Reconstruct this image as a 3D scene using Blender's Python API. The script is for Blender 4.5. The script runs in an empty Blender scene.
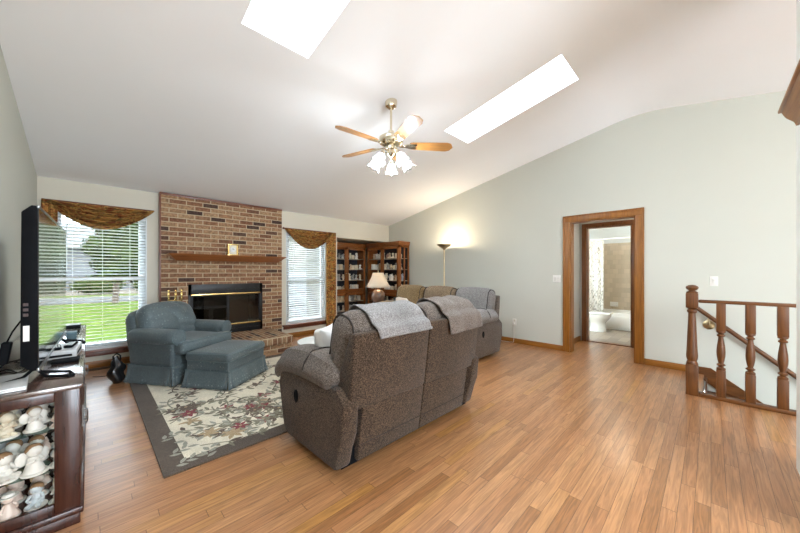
import bpy, bmesh, math, random
from mathutils import Vector, Matrix, Euler
PI = math.pi
sc = bpy.context.scene
COL = sc.collection
R = random.Random(7)

# ------------------------------------------------------------------ camera, sky, exposure
cam_d = bpy.data.cameras.new('camera'); cam = bpy.data.objects.new('camera', cam_d); COL.objects.link(cam)
cam.location = (0, 0, 1.25); cam.rotation_euler = (PI/2, 0, -PI/4)
cam_d.sensor_width = 36; cam_d.lens = 311/800*36; cam_d.shift_y = 5.5/800; cam_d.clip_start = 0.02
sc.camera = cam
w = bpy.data.worlds.new('sky'); sc.world = w; w.use_nodes = True
wn = w.node_tree; wn.nodes.clear()
wo = wn.nodes.new('ShaderNodeOutputWorld'); bg = wn.nodes.new('ShaderNodeBackground')
tcw = wn.nodes.new('ShaderNodeTexCoord'); sx = wn.nodes.new('ShaderNodeSeparateXYZ'); rw = wn.nodes.new('ShaderNodeValToRGB')
rw.color_ramp.elements[0].position = 0.0; rw.color_ramp.elements[0].color = (0.76, 0.86, 0.97, 1)
rw.color_ramp.elements[1].position = 0.7; rw.color_ramp.elements[1].color = (0.80, 0.90, 1.0, 1)
wn.links.new(tcw.outputs['Generated'], sx.inputs[0]); wn.links.new(sx.outputs['Z'], rw.inputs[0])
wn.links.new(rw.outputs[0], bg.inputs[0]); bg.inputs[1].default_value = 13.0
wn.links.new(bg.outputs[0], wo.inputs[0])
sc.view_settings.view_transform = 'Standard'; sc.view_settings.look = 'None'
sc.view_settings.gamma = 1; sc.view_settings.use_curve_mapping = False
sc.view_settings.exposure = 0.54
sc.cycles.max_bounces = 10; sc.cycles.diffuse_bounces = 6; sc.cycles.transparent_max_bounces = 24
sc.cycles.sample_clamp_indirect = 6; sc.cycles.caustics_reflective = False; sc.cycles.caustics_refractive = False
sc.cycles.use_denoising = True

def lamp(name, kind, loc, power, color=(1, 1, 1), size=0.1, sy=None, rot=(0, 0, 0), portal=False):
    d = bpy.data.lights.new(name, kind); d.energy = power; d.color = color
    if kind == 'AREA':
        d.shape = 'RECTANGLE'; d.size = size; d.size_y = sy or size
        if portal: d.cycles.is_portal = True
    elif kind == 'POINT': d.shadow_soft_size = size
    o = bpy.data.objects.new(name, d); o.location = loc; o.rotation_euler = rot; COL.objects.link(o)
    return o
lamp('rear_fill_light', 'POINT', (.5, -3.0, 1.95), 185, (.86, .94, 1), .4)   # unseen fill lamp added behind the camera to brighten ceiling and walls
# daylight openings (portals only guide the sky light in; they give off nothing)
lamp('portal_front_window', 'AREA', (0.13, 5.88, 1.2), 1, size=.95, sy=1.75, rot=(-PI/2, 0, 0), portal=True)
lamp('portal_side_window', 'AREA', (3.07, 5.88, 1.1), 1, size=.9, sy=1.75, rot=(-PI/2, 0, 0), portal=True)
lamp('portal_added_window', 'AREA', (1.2, -4.2, 1.25), 1, size=2.1, sy=2.1, rot=(PI/2, 0, 0), portal=True)  # guides sky in through the added rear window

# ------------------------------------------------------------------ materials
def N(nt, t, **kw):
    n = nt.nodes.new(t)
    for k, v in kw.items(): setattr(n, k, v)
    return n
def mat(name, c, rough=.5, metal=0, var=.12, scale=8, bump=0, bscale=60, spec=.5, coat=0, stretch=None, c2=None, detail=4, sheen=0):
    m = bpy.data.materials.new(name); m.use_nodes = True; nt = m.node_tree
    b = nt.nodes['Principled BSDF']; L = nt.links.new
    b.inputs['Roughness'].default_value = rough; b.inputs['Metallic'].default_value = metal
    b.inputs['Specular IOR Level'].default_value = spec; b.inputs['Coat Weight'].default_value = coat
    b.inputs['Coat Roughness'].default_value = .12
    if sheen: b.inputs['Sheen Weight'].default_value = sheen
    tc = N(nt, 'ShaderNodeTexCoord'); mp = N(nt, 'ShaderNodeMapping'); L(tc.outputs['Object'], mp.inputs[0])
    if stretch: mp.inputs['Scale'].default_value = stretch
    no = N(nt, 'ShaderNodeTexNoise'); no.inputs['Scale'].default_value = scale; no.inputs['Detail'].default_value = detail
    L(mp.outputs[0], no.inputs[0])
    rp = N(nt, 'ShaderNodeValToRGB'); e = rp.color_ramp.elements
    a = tuple(max(0, v*(1-var)) for v in c); z = c2 if c2 else tuple(min(1, v*(1+var)) for v in c)
    e[0].position = .3; e[0].color = (*a, 1); e[1].position = .7; e[1].color = (*z, 1)
    L(no.outputs['Fac'], rp.inputs[0]); L(rp.outputs[0], b.inputs['Base Color'])
    if bump:
        n2 = N(nt, 'ShaderNodeTexNoise'); n2.inputs['Scale'].default_value = bscale; n2.inputs['Detail'].default_value = 3
        L(mp.outputs[0], n2.inputs[0]); bp = N(nt, 'ShaderNodeBump'); bp.inputs['Strength'].default_value = bump; bp.inputs['Distance'].default_value = .01
        L(n2.outputs['Fac'], bp.inputs['Height']); L(bp.outputs[0], b.inputs['Normal'])
    return m
def glow(name, c, strength, base=(.9, .9, .9)):
    m = mat(name, base, .4); b = m.node_tree.nodes['Principled BSDF']
    b.inputs['Emission Color'].default_value = (*c, 1); b.inputs['Emission Strength'].default_value = strength
    return m
def glass(name, tint=(1, 1, 1), rough=.02, refl=1.0):
    m = bpy.data.materials.new(name); m.use_nodes = True; nt = m.node_tree; nt.nodes.clear(); L = nt.links.new
    o = N(nt, 'ShaderNodeOutputMaterial'); mx = N(nt, 'ShaderNodeMixShader'); tr = N(nt, 'ShaderNodeBsdfTransparent')
    gl = N(nt, 'ShaderNodeBsdfGlossy'); gl.inputs['Roughness'].default_value = rough; tr.inputs[0].default_value = (*tint, 1)
    fr = N(nt, 'ShaderNodeFresnel'); fr.inputs[0].default_value = 1.45
    mm = N(nt, 'ShaderNodeMath', operation='MULTIPLY'); mm.inputs[1].default_value = refl; gg = N(nt, 'ShaderNodeNewGeometry'); sb = N(nt, 'ShaderNodeMath', operation='SUBTRACT'); sb.inputs[0].default_value = 1; L(gg.outputs['Backfacing'], sb.inputs[1]); m0 = N(nt, 'ShaderNodeMath', operation='MULTIPLY'); L(fr.outputs[0], m0.inputs[0]); L(sb.outputs[0], m0.inputs[1]); L(m0.outputs[0], mm.inputs[0])
    L(mm.outputs[0], mx.inputs[0]); L(tr.outputs[0], mx.inputs[1]); L(gl.outputs[0], mx.inputs[2]); L(mx.outputs[0], o.inputs[0])
    return m
def translucent(name, c, amount=.5):
    m = bpy.data.materials.new(name); m.use_nodes = True; nt = m.node_tree; L = nt.links.new
    b = nt.nodes['Principled BSDF']; b.inputs['Base Color'].default_value = (*c, 1); b.inputs['Roughness'].default_value = .8
    no = N(nt, 'ShaderNodeTexNoise'); no.inputs['Scale'].default_value = 90
    rp = N(nt, 'ShaderNodeValToRGB'); rp.color_ramp.elements[0].color = (*[v*.9 for v in c], 1); rp.color_ramp.elements[1].color = (*c, 1)
    L(no.outputs['Fac'], rp.inputs[0]); L(rp.outputs[0], b.inputs['Base Color'])
    t = N(nt, 'ShaderNodeBsdfTranslucent'); L(rp.outputs[0], t.inputs[0]); mx = N(nt, 'ShaderNodeMixShader'); mx.inputs[0].default_value = amount
    L(b.outputs[0], mx.inputs[1]); L(t.outputs[0], mx.inputs[2]); L(mx.outputs[0], nt.nodes['Material Output'].inputs[0])
    return m
def wood(name, c1, c2, rough=.35, axis='x', scale=6, coat=.2):
    s = {'x': (.6, 9, 9), 'y': (9, .6, 9), 'z': (9, 9, .6)}[axis]
    return mat(name, c1, rough, var=.05, scale=scale, stretch=s, c2=c2, coat=coat, bump=.05, bscale=20)
def tweed(name, c1, c2, c3, scale=170, bump=.35, rough=.95, zig=True):
    m = bpy.data.materials.new(name); m.use_nodes = True; nt = m.node_tree; L = nt.links.new
    b = nt.nodes['Principled BSDF']; b.inputs['Roughness'].default_value = rough; b.inputs['Specular IOR Level'].default_value = .15
    b.inputs['Sheen Weight'].default_value = .15
    tc = N(nt, 'ShaderNodeTexCoord')
    v = N(nt, 'ShaderNodeTexVoronoi'); v.inputs['Scale'].default_value = scale; L(tc.outputs['Object'], v.inputs[0])
    sp = N(nt, 'ShaderNodeSeparateColor'); L(v.outputs['Color'], sp.inputs[0])
    rp = N(nt, 'ShaderNodeValToRGB'); e = rp.color_ramp.elements
    e[0].position = .15; e[0].color = (*c1, 1); e[1].position = .9; e[1].color = (*c3, 1); k = e.new(.5); k.color = (*c2, 1)
    L(sp.outputs[0], rp.inputs[0])
    n = N(nt, 'ShaderNodeTexNoise'); n.inputs['Scale'].default_value = 3.5; n.inputs['Detail'].default_value = 5; L(tc.outputs['Object'], n.inputs[0])
    r2 = N(nt, 'ShaderNodeMapRange'); r2.inputs[1].default_value = .3; r2.inputs[2].default_value = .7; r2.inputs[3].default_value = .82; r2.inputs[4].default_value = 1.15
    L(n.outputs['Fac'], r2.inputs[0])
    mx = N(nt, 'ShaderNodeMix', data_type='RGBA', blend_type='MULTIPLY'); mx.inputs[0].default_value = 1
    L(rp.outputs[0], mx.inputs[6]); L(r2.outputs[0], mx.inputs[7]); L(mx.outputs[2], b.inputs['Base Color'])
    bp = N(nt, 'ShaderNodeBump'); bp.inputs['Strength'].default_value = bump; bp.inputs['Distance'].default_value = .006
    L(v.outputs['Distance'], bp.inputs['Height']); L(bp.outputs[0], b.inputs['Normal'])
    return m

def floor_mat():
    m = bpy.data.materials.new('oak_strip_floor'); m.use_nodes = True; nt = m.node_tree; L = nt.links.new
    b = nt.nodes['Principled BSDF']
    g = N(nt, 'ShaderNodeNewGeometry'); mp = N(nt, 'ShaderNodeMapping'); L(g.outputs['Position'], mp.inputs[0])
    mp.inputs['Rotation'].default_value = (0, 0, math.radians(0))
    s = N(nt, 'ShaderNodeSeparateXYZ'); L(mp.outputs[0], s.inputs[0])
    def M(op, a, bb=None, c=None):
        n = N(nt, 'ShaderNodeMath', operation=op)
        for i, v in enumerate((a, bb, c)):
            if v is None: continue
            if isinstance(v, (int, float)): n.inputs[i].default_value = v
            else: L(v, n.inputs[i])
        return n.outputs[0]
    W, LEN = .0625, .85
    yr = M('DIVIDE', s.outputs['Y'], W); row = M('FLOOR', yr); fy = M('FRACT', yr)
    wn1 = N(nt, 'ShaderNodeTexWhiteNoise', noise_dimensions='1D'); L(row, wn1.inputs['W'])
    xr = M('ADD', M('DIVIDE', s.outputs['X'], LEN), M('MULTIPLY', wn1.outputs[0], 7.3)); colm = M('FLOOR', xr); fx = M('FRACT', xr)
    cb = N(nt, 'ShaderNodeCombineXYZ'); L(row, cb.inputs[0]); L(colm, cb.inputs[1])
    wn2 = N(nt, 'ShaderNodeTexWhiteNoise', noise_dimensions='2D'); L(cb.outputs[0], wn2.inputs['Vector'])
    # grain
    cg = N(nt, 'ShaderNodeCombineXYZ')
    L(M('MULTIPLY', s.outputs['X'], 1.6), cg.inputs[0]); L(M('MULTIPLY', s.outputs['Y'], 26), cg.inputs[1]); L(M('MULTIPLY', wn2.outputs[0], 40), cg.inputs[2])
    ng = N(nt, 'ShaderNodeTexNoise'); ng.inputs['Scale'].default_value = 2.2; ng.inputs['Detail'].default_value = 6; ng.inputs['Distortion'].default_value = 1.4; L(cg.outputs[0], ng.inputs[0])
    rp = N(nt, 'ShaderNodeValToRGB'); e = rp.color_ramp.elements
    e[0].position = 0; e[0].color = (.31, .135, .048, 1); e[1].position = 1; e[1].color = (.46, .225, .083, 1)
    for p, c in ((.25, (.375, .168, .069)), (.5, (.41, .193, .081)), (.75, (.44, .212, .091)), (.93, (.45, .222, .093)), (.95, (.41, .19, .05))):
        k = e.new(p); k.color = (*c, 1)
    L(wn2.outputs[0], rp.inputs[0])
    gr = N(nt, 'ShaderNodeMapRange'); gr.inputs[1].default_value = .35; gr.inputs[2].default_value = .65; gr.inputs[3].default_value = .70; gr.inputs[4].default_value = 1.12
    L(ng.outputs['Fac'], gr.inputs[0])
    # seams
    ey = M('MINIMUM', fy, M('SUBTRACT', 1, fy)); ex = M('MINIMUM', fx, M('SUBTRACT', 1, fx))
    sy_ = M('LESS_THAN', ey, .022); sx_ = M('LESS_THAN', ex, .0022); seam = M('MAXIMUM', sy_, sx_)
    dk = M('SUBTRACT', 1, M('MULTIPLY', seam, .5)); f = M('MULTIPLY', gr.outputs[0], dk)
    mx = N(nt, 'ShaderNodeMix', data_type='RGBA', blend_type='MULTIPLY'); mx.inputs[0].default_value = 1
    L(rp.outputs[0], mx.inputs[6]); L(f, mx.inputs[7]); L(mx.outputs[2], b.inputs['Base Color'])
    b.inputs['Roughness'].default_value = .36; b.inputs['Specular IOR Level'].default_value = .5
    b.inputs['Coat Weight'].default_value = .4; b.inputs['Coat Roughness'].default_value = .22
    bp = N(nt, 'ShaderNodeBump'); bp.inputs['Strength'].default_value = .12; bp.inputs['Distance'].default_value = .003
    L(M('ADD', M('MULTIPLY', ng.outputs['Fac'], .3), M('SUBTRACT', 1, seam)), bp.inputs['Height']); L(bp.outputs[0], b.inputs['Normal'])
    return m

def brick_mat(name='brick', flat=False):
    m = bpy.data.materials.new(name); m.use_nodes = True; nt = m.node_tree; L = nt.links.new
    b = nt.nodes['Principled BSDF']; b.inputs['Roughness'].default_value = .9; b.inputs['Specular IOR Level'].default_value = .2
    g = N(nt, 'ShaderNodeNewGeometry'); s = N(nt, 'ShaderNodeSeparateXYZ'); L(g.outputs['Position'], s.inputs[0])
    c = N(nt, 'ShaderNodeCombineXYZ')
    if flat == 'top': L(s.outputs['Y'], c.inputs[0]); L(s.outputs['X'], c.inputs[1])
    else:
        ad = N(nt, 'ShaderNodeMath', operation='ADD'); L(s.outputs['X'], ad.inputs[0]); L(s.outputs['Y'], ad.inputs[1])
        L(ad.outputs[0], c.inputs[0]); L(s.outputs['Z'], c.inputs[1])
    def bt(c1, c2, mort):
        t = N(nt, 'ShaderNodeTexBrick'); t.inputs['Scale'].default_value = 1
        t.inputs['Brick Width'].default_value = .215 if flat != 'soldier' else .075; t.inputs['Row Height'].default_value = .0685 if flat != 'soldier' else .12
        t.inputs['Mortar Size'].default_value = .0065; t.inputs['Mortar Smooth'].default_value = .15
        t.inputs['Color1'].default_value = c1; t.inputs['Color2'].default_value = c2; t.inputs['Mortar'].default_value = mort
        L(c.outputs[0], t.inputs[0]); return t
    t = bt((0, 0, 0, 1), (1, 1, 1, 1), (.5, .5, .5, 1))
    rp = N(nt, 'ShaderNodeValToRGB'); e = rp.color_ramp.elements
    e[0].position = 0; e[0].color = (.065, .04, .035, 1); e[1].position = 1; e[1].color = (.38, .25, .145, 1)
    for p, cc in ((.10, (.09, .055, .042)), (.2, (.21, .10, .058)), (.45, (.29, .155, .085)), (.65, (.36, .225, .13)), (.8, (.25, .13, .075))):
        k = e.new(p); k.color = (*cc, 1)
    L(t.outputs['Color'], rp.inputs[0])
    n = N(nt, 'ShaderNodeTexNoise'); n.inputs['Scale'].default_value = 35; n.inputs['Detail'].default_value = 6; L(g.outputs['Position'], n.inputs[0])
    mr = N(nt, 'ShaderNodeMapRange'); mr.inputs[1].default_value = .3; mr.inputs[2].default_value = .7; mr.inputs[3].default_value = .65; mr.inputs[4].default_value = 1.35; L(n.outputs['Fac'], mr.inputs[0])
    mu = N(nt, 'ShaderNodeMix', data_type='RGBA', blend_type='MULTIPLY'); mu.inputs[0].default_value = 1; L(rp.outputs[0], mu.inputs[6]); L(mr.outputs[0], mu.inputs[7])
    mx = N(nt, 'ShaderNodeMix', data_type='RGBA'); L(t.outputs['Fac'], mx.inputs[0]); L(mu.outputs[2], mx.inputs[6]); mx.inputs[7].default_value = (.52, .42, .29, 1)
    L(mx.outputs[2], b.inputs['Base Color'])
    bp = N(nt, 'ShaderNodeBump'); bp.inputs['Strength'].default_value = .8; bp.inputs['Distance'].default_value = .008; bp.invert = True
    ad2 = N(nt, 'ShaderNodeMath', operation='ADD'); L(t.outputs['Fac'], ad2.inputs[0])
    m2 = N(nt, 'ShaderNodeMath', operation='MULTIPLY'); m2.inputs[1].default_value = .35; L(n.outputs['Fac'], m2.inputs[0]); L(m2.outputs[0], ad2.inputs[1])
    L(ad2.outputs[0], bp.inputs['Height']); L(bp.outputs[0], b.inputs['Normal'])
    return m

def blotch(name, cols, scale, rough=.9, bump=.2, stretch=None):
    """floral / mixed cloth: a colour ramp over distorted noise"""
    m = mat(name, cols[0], rough, scale=scale, bump=bump, bscale=40, stretch=stretch, spec=.15)
    rp = [n for n in m.node_tree.nodes if n.type == 'VALTORGB'][0]; e = rp.color_ramp.elements; rp.color_ramp.interpolation = 'LINEAR'
    no = [n for n in m.node_tree.nodes if n.type == 'TEX_NOISE'][0]; no.inputs['Distortion'].default_value = 1.5; no.inputs['Detail'].default_value = 3
    e[0].position = .28; e[0].color = (*cols[0], 1); e[1].position = .72; e[1].color = (*cols[-1], 1)
    for i, c in enumerate(cols[1:-1]):
        k = e.new(.28 + .44*(i+1)/(len(cols)-1)); k.color = (*c, 1)
    return m

def tile_mat(name, c, grout, w_, h_, plane='yz', rough=.3, var=.1):
    m = bpy.data.materials.new(name); m.use_nodes = True; nt = m.node_tree; L = nt.links.new
    b = nt.nodes['Principled BSDF']; b.inputs['Roughness'].default_value = rough
    g = N(nt, 'ShaderNodeNewGeometry'); s = N(nt, 'ShaderNodeSeparateXYZ'); L(g.outputs['Position'], s.inputs[0])
    cb = N(nt, 'ShaderNodeCombineXYZ'); L(s.outputs[plane[0].upper()], cb.inputs[0]); L(s.outputs[plane[1].upper()], cb.inputs[1])
    t = N(nt, 'ShaderNodeTexBrick'); t.inputs['Scale'].default_value = 1; t.inputs['Brick Width'].default_value = w_; t.inputs['Row Height'].default_value = h_
    t.inputs['Mortar Size'].default_value = .003; t.inputs['Color1'].default_value = (*[v*(1-var) for v in c], 1); t.inputs['Color2'].default_value = (*[min(1, v*(1+var)) for v in c], 1); t.inputs['Mortar'].default_value = (*grout, 1)
    L(cb.outputs[0], t.inputs[0]); L(t.outputs[0], b.inputs['Base Color'])
    return m

M_WALL = mat('wall_paint', (.575, .585, .525), .9, var=.012, scale=1.5, bump=.03, bscale=250, spec=.2)
M_WALLF = mat('wall_paint_cream', (.66, .63, .54), .9, var=.012, scale=1.5, bump=.03, bscale=250, spec=.2)
M_CEIL = mat('ceiling_paint', (.90, .905, .915), .95, var=.008, scale=1.5, bump=.03, bscale=200, spec=.1)
M_WHITE = mat('white_paint', (.82, .82, .80), .5, var=.02)
M_OAKX = wood('oak_trim', (.21, .074, .009), (.33, .128, .017), axis='x', rough=.42, coat=.06)
M_OAKY = wood('oak_trim_y', (.21, .074, .009), (.33, .128, .017), axis='y', rough=.42, coat=.06)
M_OAKZ = wood('oak_trim_z', (.21, .074, .009), (.33, .128, .017), axis='z', rough=.42, coat=.06)
M_RAIL = wood('stair_oak', (.075, .023, .003), (.155, .053, .009), axis='z', rough=.45, coat=.04)
M_RAILY = wood('stair_oak_y', (.075, .023, .003), (.155, .053, .009), axis='y', rough=.45, coat=.04)
M_SILL = wood('mahogany_sill', (.13, .035, .018), (.21, .07, .035), axis='x')
M_CHERRY = wood('cherry_case', (.028, .008, .006), (.062, .019, .012), rough=.25, axis='z')
M_CHERRYT = mat('cherry_top', (.085, .05, .04), .16, var=.3, scale=5, stretch=(9, .6, 9), coat=1, spec=.9)
M_CABZ = wood('cabinet_oak', (.19, .060, .013), (.32, .11, .026), axis='z')
M_CABX = wood('cabinet_oak_x', (.19, .060, .013), (.32, .11, .026), axis='x')
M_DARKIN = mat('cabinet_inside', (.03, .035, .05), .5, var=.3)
M_BLACK = mat('black_plastic', (.006, .0065, .008), .6, var=.2, spec=.06)
M_BLACKM = mat('black_metal', (.012, .012, .013), .4, var=.2, metal=.3)
M_BRASS = mat('polished_brass', (.80, .56, .22), .22, metal=1, var=.06)
M_ABRASS = mat('antique_brass', (.55, .44, .26), .3, metal=1, var=.15)
M_NICKEL = mat('silver_metal', (.62, .62, .60), .3, metal=1, var=.08)
M_SCREEN = mat('tv_screen', (.006, .006, .008), .05, var=.1, spec=.9, coat=1)
M_GLASS = glass('clear_glass', refl=.45); M_WGLASS = glass('window_glass', tint=(.97, .985, .98), refl=0)
M_FGLASS = glass('smoked_fire_glass', (.38, .36, .34), .03, 1.8)
M_VINYL = mat('white_vinyl', (.74, .78, .80), .4, var=.02)
M_SLAT = mat('blind_slat', (.50, .51, .51), .5, var=.02)
M_LAMPSH = translucent('lamp_shade_linen', (.84, .77, .66), .4)

# ------------------------------------------------------------------ mesh helpers
def link(name, bm, m, parent=None, angle=35, loc=None, rot=None):
    me = bpy.data.meshes.new(name); bmesh.ops.recalc_face_normals(bm, faces=bm.faces); bm.to_mesh(me); bm.free()
    for x in (m if isinstance(m, (list, tuple)) else [m]): me.materials.append(x)
    me.shade_smooth(); me.set_sharp_from_angle(angle=math.radians(angle))
    o = bpy.data.objects.new(name, me); COL.objects.link(o)
    if parent: o.parent = parent
    if loc is not None: o.location = loc
    if rot is not None: o.rotation_euler = rot
    return o
def tag(o, label, cat, group=None):
    o['label'] = label; o['category'] = cat
    if group: o['group'] = group
    return o
def thing(name, label, cat, loc=(0, 0, 0), rz=0, group=None):
    o = bpy.data.objects.new(name, None); COL.objects.link(o); o.empty_display_size = .05
    o.location = loc; o.rotation_euler = (0, 0, rz); return tag(o, label, cat, group)
def struct(o): o['kind'] = 'structure'; return o
def B(): return bmesh.new()
def xf(verts, mtx):
    for v in verts: v.co = mtx @ v.co
def add_box(bm, x0, x1, y0, y1, z0, z1, bev=0, mtx=None, mi=0, seg=2):
    r = bmesh.ops.create_cube(bm, size=1); vs = r['verts']
    for v in vs: v.co = Vector(((x0+x1)/2+v.co.x*(x1-x0), (y0+y1)/2+v.co.y*(y1-y0), (z0+z1)/2+v.co.z*(z1-z0)))
    fs = set(f for v in vs for f in v.link_faces)
    if bev:
        es = list(set(e for v in vs for e in v.link_edges))
        rr = bmesh.ops.bevel(bm, geom=es, offset=min(bev, .45*min(abs(x1-x0), abs(y1-y0), abs(z1-z0))), segments=seg, affect='EDGES', profile=.5)
        vs = list(set(vs_ for f in rr['faces'] for vs_ in f.verts) | set(v for v in vs if v.is_valid))
        fs = set(f for v in vs for f in v.link_faces)
    for f in fs: f.material_index = mi
    if mtx: xf(vs, mtx)
    return vs
def hexa(bm, p, mi=0):
    """p: 4 bottom corners then 4 top corners"""
    v = [bm.verts.new(q) for q in p]
    for i in ((0, 1, 2, 3), (4, 5, 6, 7), (0, 1, 5, 4), (1, 2, 6, 5), (2, 3, 7, 6), (3, 0, 4, 7)):
        f = bm.faces.new([v[k] for k in i]); f.material_index = mi
    return v
def add_lathe(bm, prof, seg=24, mtx=None, mi=0, cap=True):
    """prof: list of (r, z)"""
    rings = []
    for r, z in prof:
        rings.append([bm.verts.new((r*math.cos(2*PI*i/seg), r*math.sin(2*PI*i/seg), z)) for i in range(seg)])
    fs = []
    for a, b in zip(rings, rings[1:]):
        for i in range(seg): fs.append(bm.faces.new((a[i], a[(i+1) % seg], b[(i+1) % seg], b[i])))
    if cap:
        if prof[0][0] > 1e-5: fs.append(bm.faces.new(rings[0][::-1]))
        if prof[-1][0] > 1e-5: fs.append(bm.faces.new(rings[-1]))
    for f in fs: f.material_index = mi
    vs = [v for r in rings for v in r]
    if mtx: xf(vs, mtx)
    return vs
def add_tube(bm, pts, r, seg=8, mi=0, closed=False):
    pts = [Vector(p) for p in pts]; n = len(pts); rings = []
    rad = r if callable(r) else (lambda t: r)
    up = Vector((0, 0, 1)); prev = None
    for i, p in enumerate(pts):
        t = (pts[min(i+1, n-1)] - pts[max(i-1, 0)]) if not closed else (pts[(i+1) % n]-pts[i-1])
        t.normalize()
        if prev is None: a = t.cross(up); a = a if a.length > 1e-3 else t.cross(Vector((1, 0, 0)))
        else: a = prev - t*prev.dot(t)
        a.normalize(); prev = a; b = t.cross(a); q = rad(i/max(1, n-1))
        rings.append([bm.verts.new(p + a*q*math.cos(2*PI*k/seg) + b*q*math.sin(2*PI*k/seg)) for k in range(seg)])
    pr = list(zip(rings, rings[1:])) + ([(rings[-1], rings[0])] if closed else [])
    for A, C in pr:
        for k in range(seg):
            f = bm.faces.new((A[k], A[(k+1) % seg], C[(k+1) % seg], C[k])); f.material_index = mi
    if not closed:
        for c in (rings[0][::-1], rings[-1]): bm.faces.new(c).material_index = mi
    return [v for g in rings for v in g]
def add_prism(bm, poly, a0, a1, axis='x', mi=0, bev=0, mtx=None):
    """poly in the two other axes (order y,z / x,z / x,y), extruded from a0 to a1"""
    def P(u, v, a): return {'x': (a, u, v), 'y': (u, a, v), 'z': (u, v, a)}[axis]
    lo = [bm.verts.new(P(u, v, a0)) for u, v in poly]; hi = [bm.verts.new(P(u, v, a1)) for u, v in poly]
    fs = [bm.faces.new(lo[::-1]), bm.faces.new(hi)]; n = len(poly)
    for i in range(n): fs.append(bm.faces.new((lo[i], lo[(i+1) % n], hi[(i+1) % n], hi[i])))
    for f in fs: f.material_index = mi
    vs = lo+hi
    if bev:
        es = list(set(e for v in vs for e in v.link_edges))
        rr = bmesh.ops.bevel(bm, geom=es, offset=bev, segments=2, affect='EDGES', profile=.5)
        vs = list(set(q for f in rr['faces'] for q in f.verts) | set(v for v in vs if v.is_valid))
    if mtx: xf(vs, mtx)
    return vs
def add_puff(bm, c, s, r, crown=(0, 0, 0), mtx=None, fn=None, seg=3, mid=4, mi=0, pin=0):
    """soft rounded box: centre, size, corner radius, outward bulge per axis"""
    h = [q/2 for q in s]; co = []
    for a in range(3):
        rr = min(r, h[a]*.98); e = [-h[a] + rr*(1-math.cos(PI/2*i/seg)) for i in range(seg+1)]
        e = [-h[a]+rr*i/seg for i in range(seg+1)]
        m = [-(h[a]-rr)+2*(h[a]-rr)*i/mid for i in range(1, mid)]
        co.append(e + m + [-v for v in e[::-1]])
    n = [len(x)-1 for x in co]; D = {}
    def V(i, j, k):
        if (i, j, k) in D: return D[i, j, k]
        p = Vector((co[0][i], co[1][j], co[2][k])); u = [p[a]/h[a] for a in range(3)]
        q = Vector([max(-(h[a]-min(r, h[a]*.98)), min(h[a]-min(r, h[a]*.98), p[a])) for a in range(3)]); d = p-q
        if d.length > 1e-6:
            k2 = max(abs(x) for x in d)  # cube -> sphere
            d = d.normalized()*k2; p = q+d
        for a in range(3):
            b1, b2 = (a+1) % 3, (a+2) % 3
            if crown[a]: p[a] += crown[a]*u[a]*max(0, 1-u[b1]**2)*max(0, 1-u[b2]**2)
        if fn: p = fn(p)
        p = p + Vector(c)
        if mtx: p = mtx @ p
        D[i, j, k] = bm.verts.new(p); return D[i, j, k]
    def face(*ix):
        f = bm.faces.new([V(*t) for t in ix]); f.material_index = mi
    for i in range(n[0]):
        for j in range(n[1]):
            for k in (0, n[2]): face((i, j, k), (i+1, j, k), (i+1, j+1, k), (i, j+1, k))
    for i in range(n[0]):
        for k in range(n[2]):
            for j in (0, n[1]): face((i, j, k), (i+1, j, k), (i+1, j, k+1), (i, j, k+1))
    for j in range(n[1]):
        for k in range(n[2]):
            for i in (0, n[0]): face((i, j, k), (i, j+1, k), (i, j+1, k+1), (i, j, k+1))
    return list(D.values())
def add_ball(bm, c, r, seg=12, mi=0, mtx=None):
    r = r if isinstance(r, (tuple, list)) else (r, r, r)
    q = bmesh.ops.create_uvsphere(bm, u_segments=seg, v_segments=max(6, seg*2//3), radius=1)['verts']
    for v in q: v.co = Vector((c[0]+v.co.x*r[0], c[1]+v.co.y*r[1], c[2]+v.co.z*r[2]))
    for f in set(f for v in q for f in v.link_faces): f.material_index = mi
    if mtx: xf(q, mtx)
    return q
def add_sheet(bm, fn, nu, nv, mi=0):
    g = [[bm.verts.new(fn(i/nu, j/nv)) for j in range(nv+1)] for i in range(nu+1)]
    for i in range(nu):
        for j in range(nv): bm.faces.new((g[i][j], g[i+1][j], g[i+1][j+1], g[i][j+1])).material_index = mi
def solid(o, t, off=-1):
    s = o.modifiers.new('thickness', 'SOLIDIFY'); s.thickness = t; s.offset = off; return o
def box_obj(name, x0, x1, y0, y1, z0, z1, m, parent=None, bev=0):
    bm = B(); add_box(bm, x0, x1, y0, y1, z0, z1, bev); return link(name, bm, m, parent)
def smooth(t): t = max(0, min(1, t)); return t*t*(3-2*t)
def T(x, y, z): return Matrix.Translation((x, y, z))
def RX(a): return Matrix.Rotation(a, 4, 'X')
def RY(a): return Matrix.Rotation(a, 4, 'Y')
def RZ(a): return Matrix.Rotation(a, 4, 'Z')
def copy_tree(o, parent=None):
    c = o.copy(); COL.objects.link(c)
    if parent: c.parent = parent
    for ch in list(o.children): copy_tree(ch, c)
    return c

# ------------------------------------------------------------------ the room shell
XL, XR, YF, YB = -.44, 5.31, 5.70, -4.0
RY_, RZ_ = .683, 3.43
SL = (RZ_-2.40)/(YF-RY_); SB = .18
RF = .32
def cz(y):
    d = y-RY_
    if abs(d) < RF: return RZ_-SB*RF+SB*(d+RF)-(SB+SL)*(d+RF)**2/(4*RF)   # the ridge is softly rounded
    return 2.40+SL*(YF-y) if d > 0 else RZ_+SB*d
FLM = floor_mat()
bm = B()
for x0, x1, y0, y1 in ((XL-.1, 4.42, YB, .06), (XL-.1, XR+.14, .06, 6.7), (4.42, XR+.14, YB, -2.6), (XR+.14, 6.42, .1, 1.75)):
    add_box(bm, x0, x1, y0, y1, -.2, 0)
floor = struct(link('floor', bm, FLM))
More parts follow.
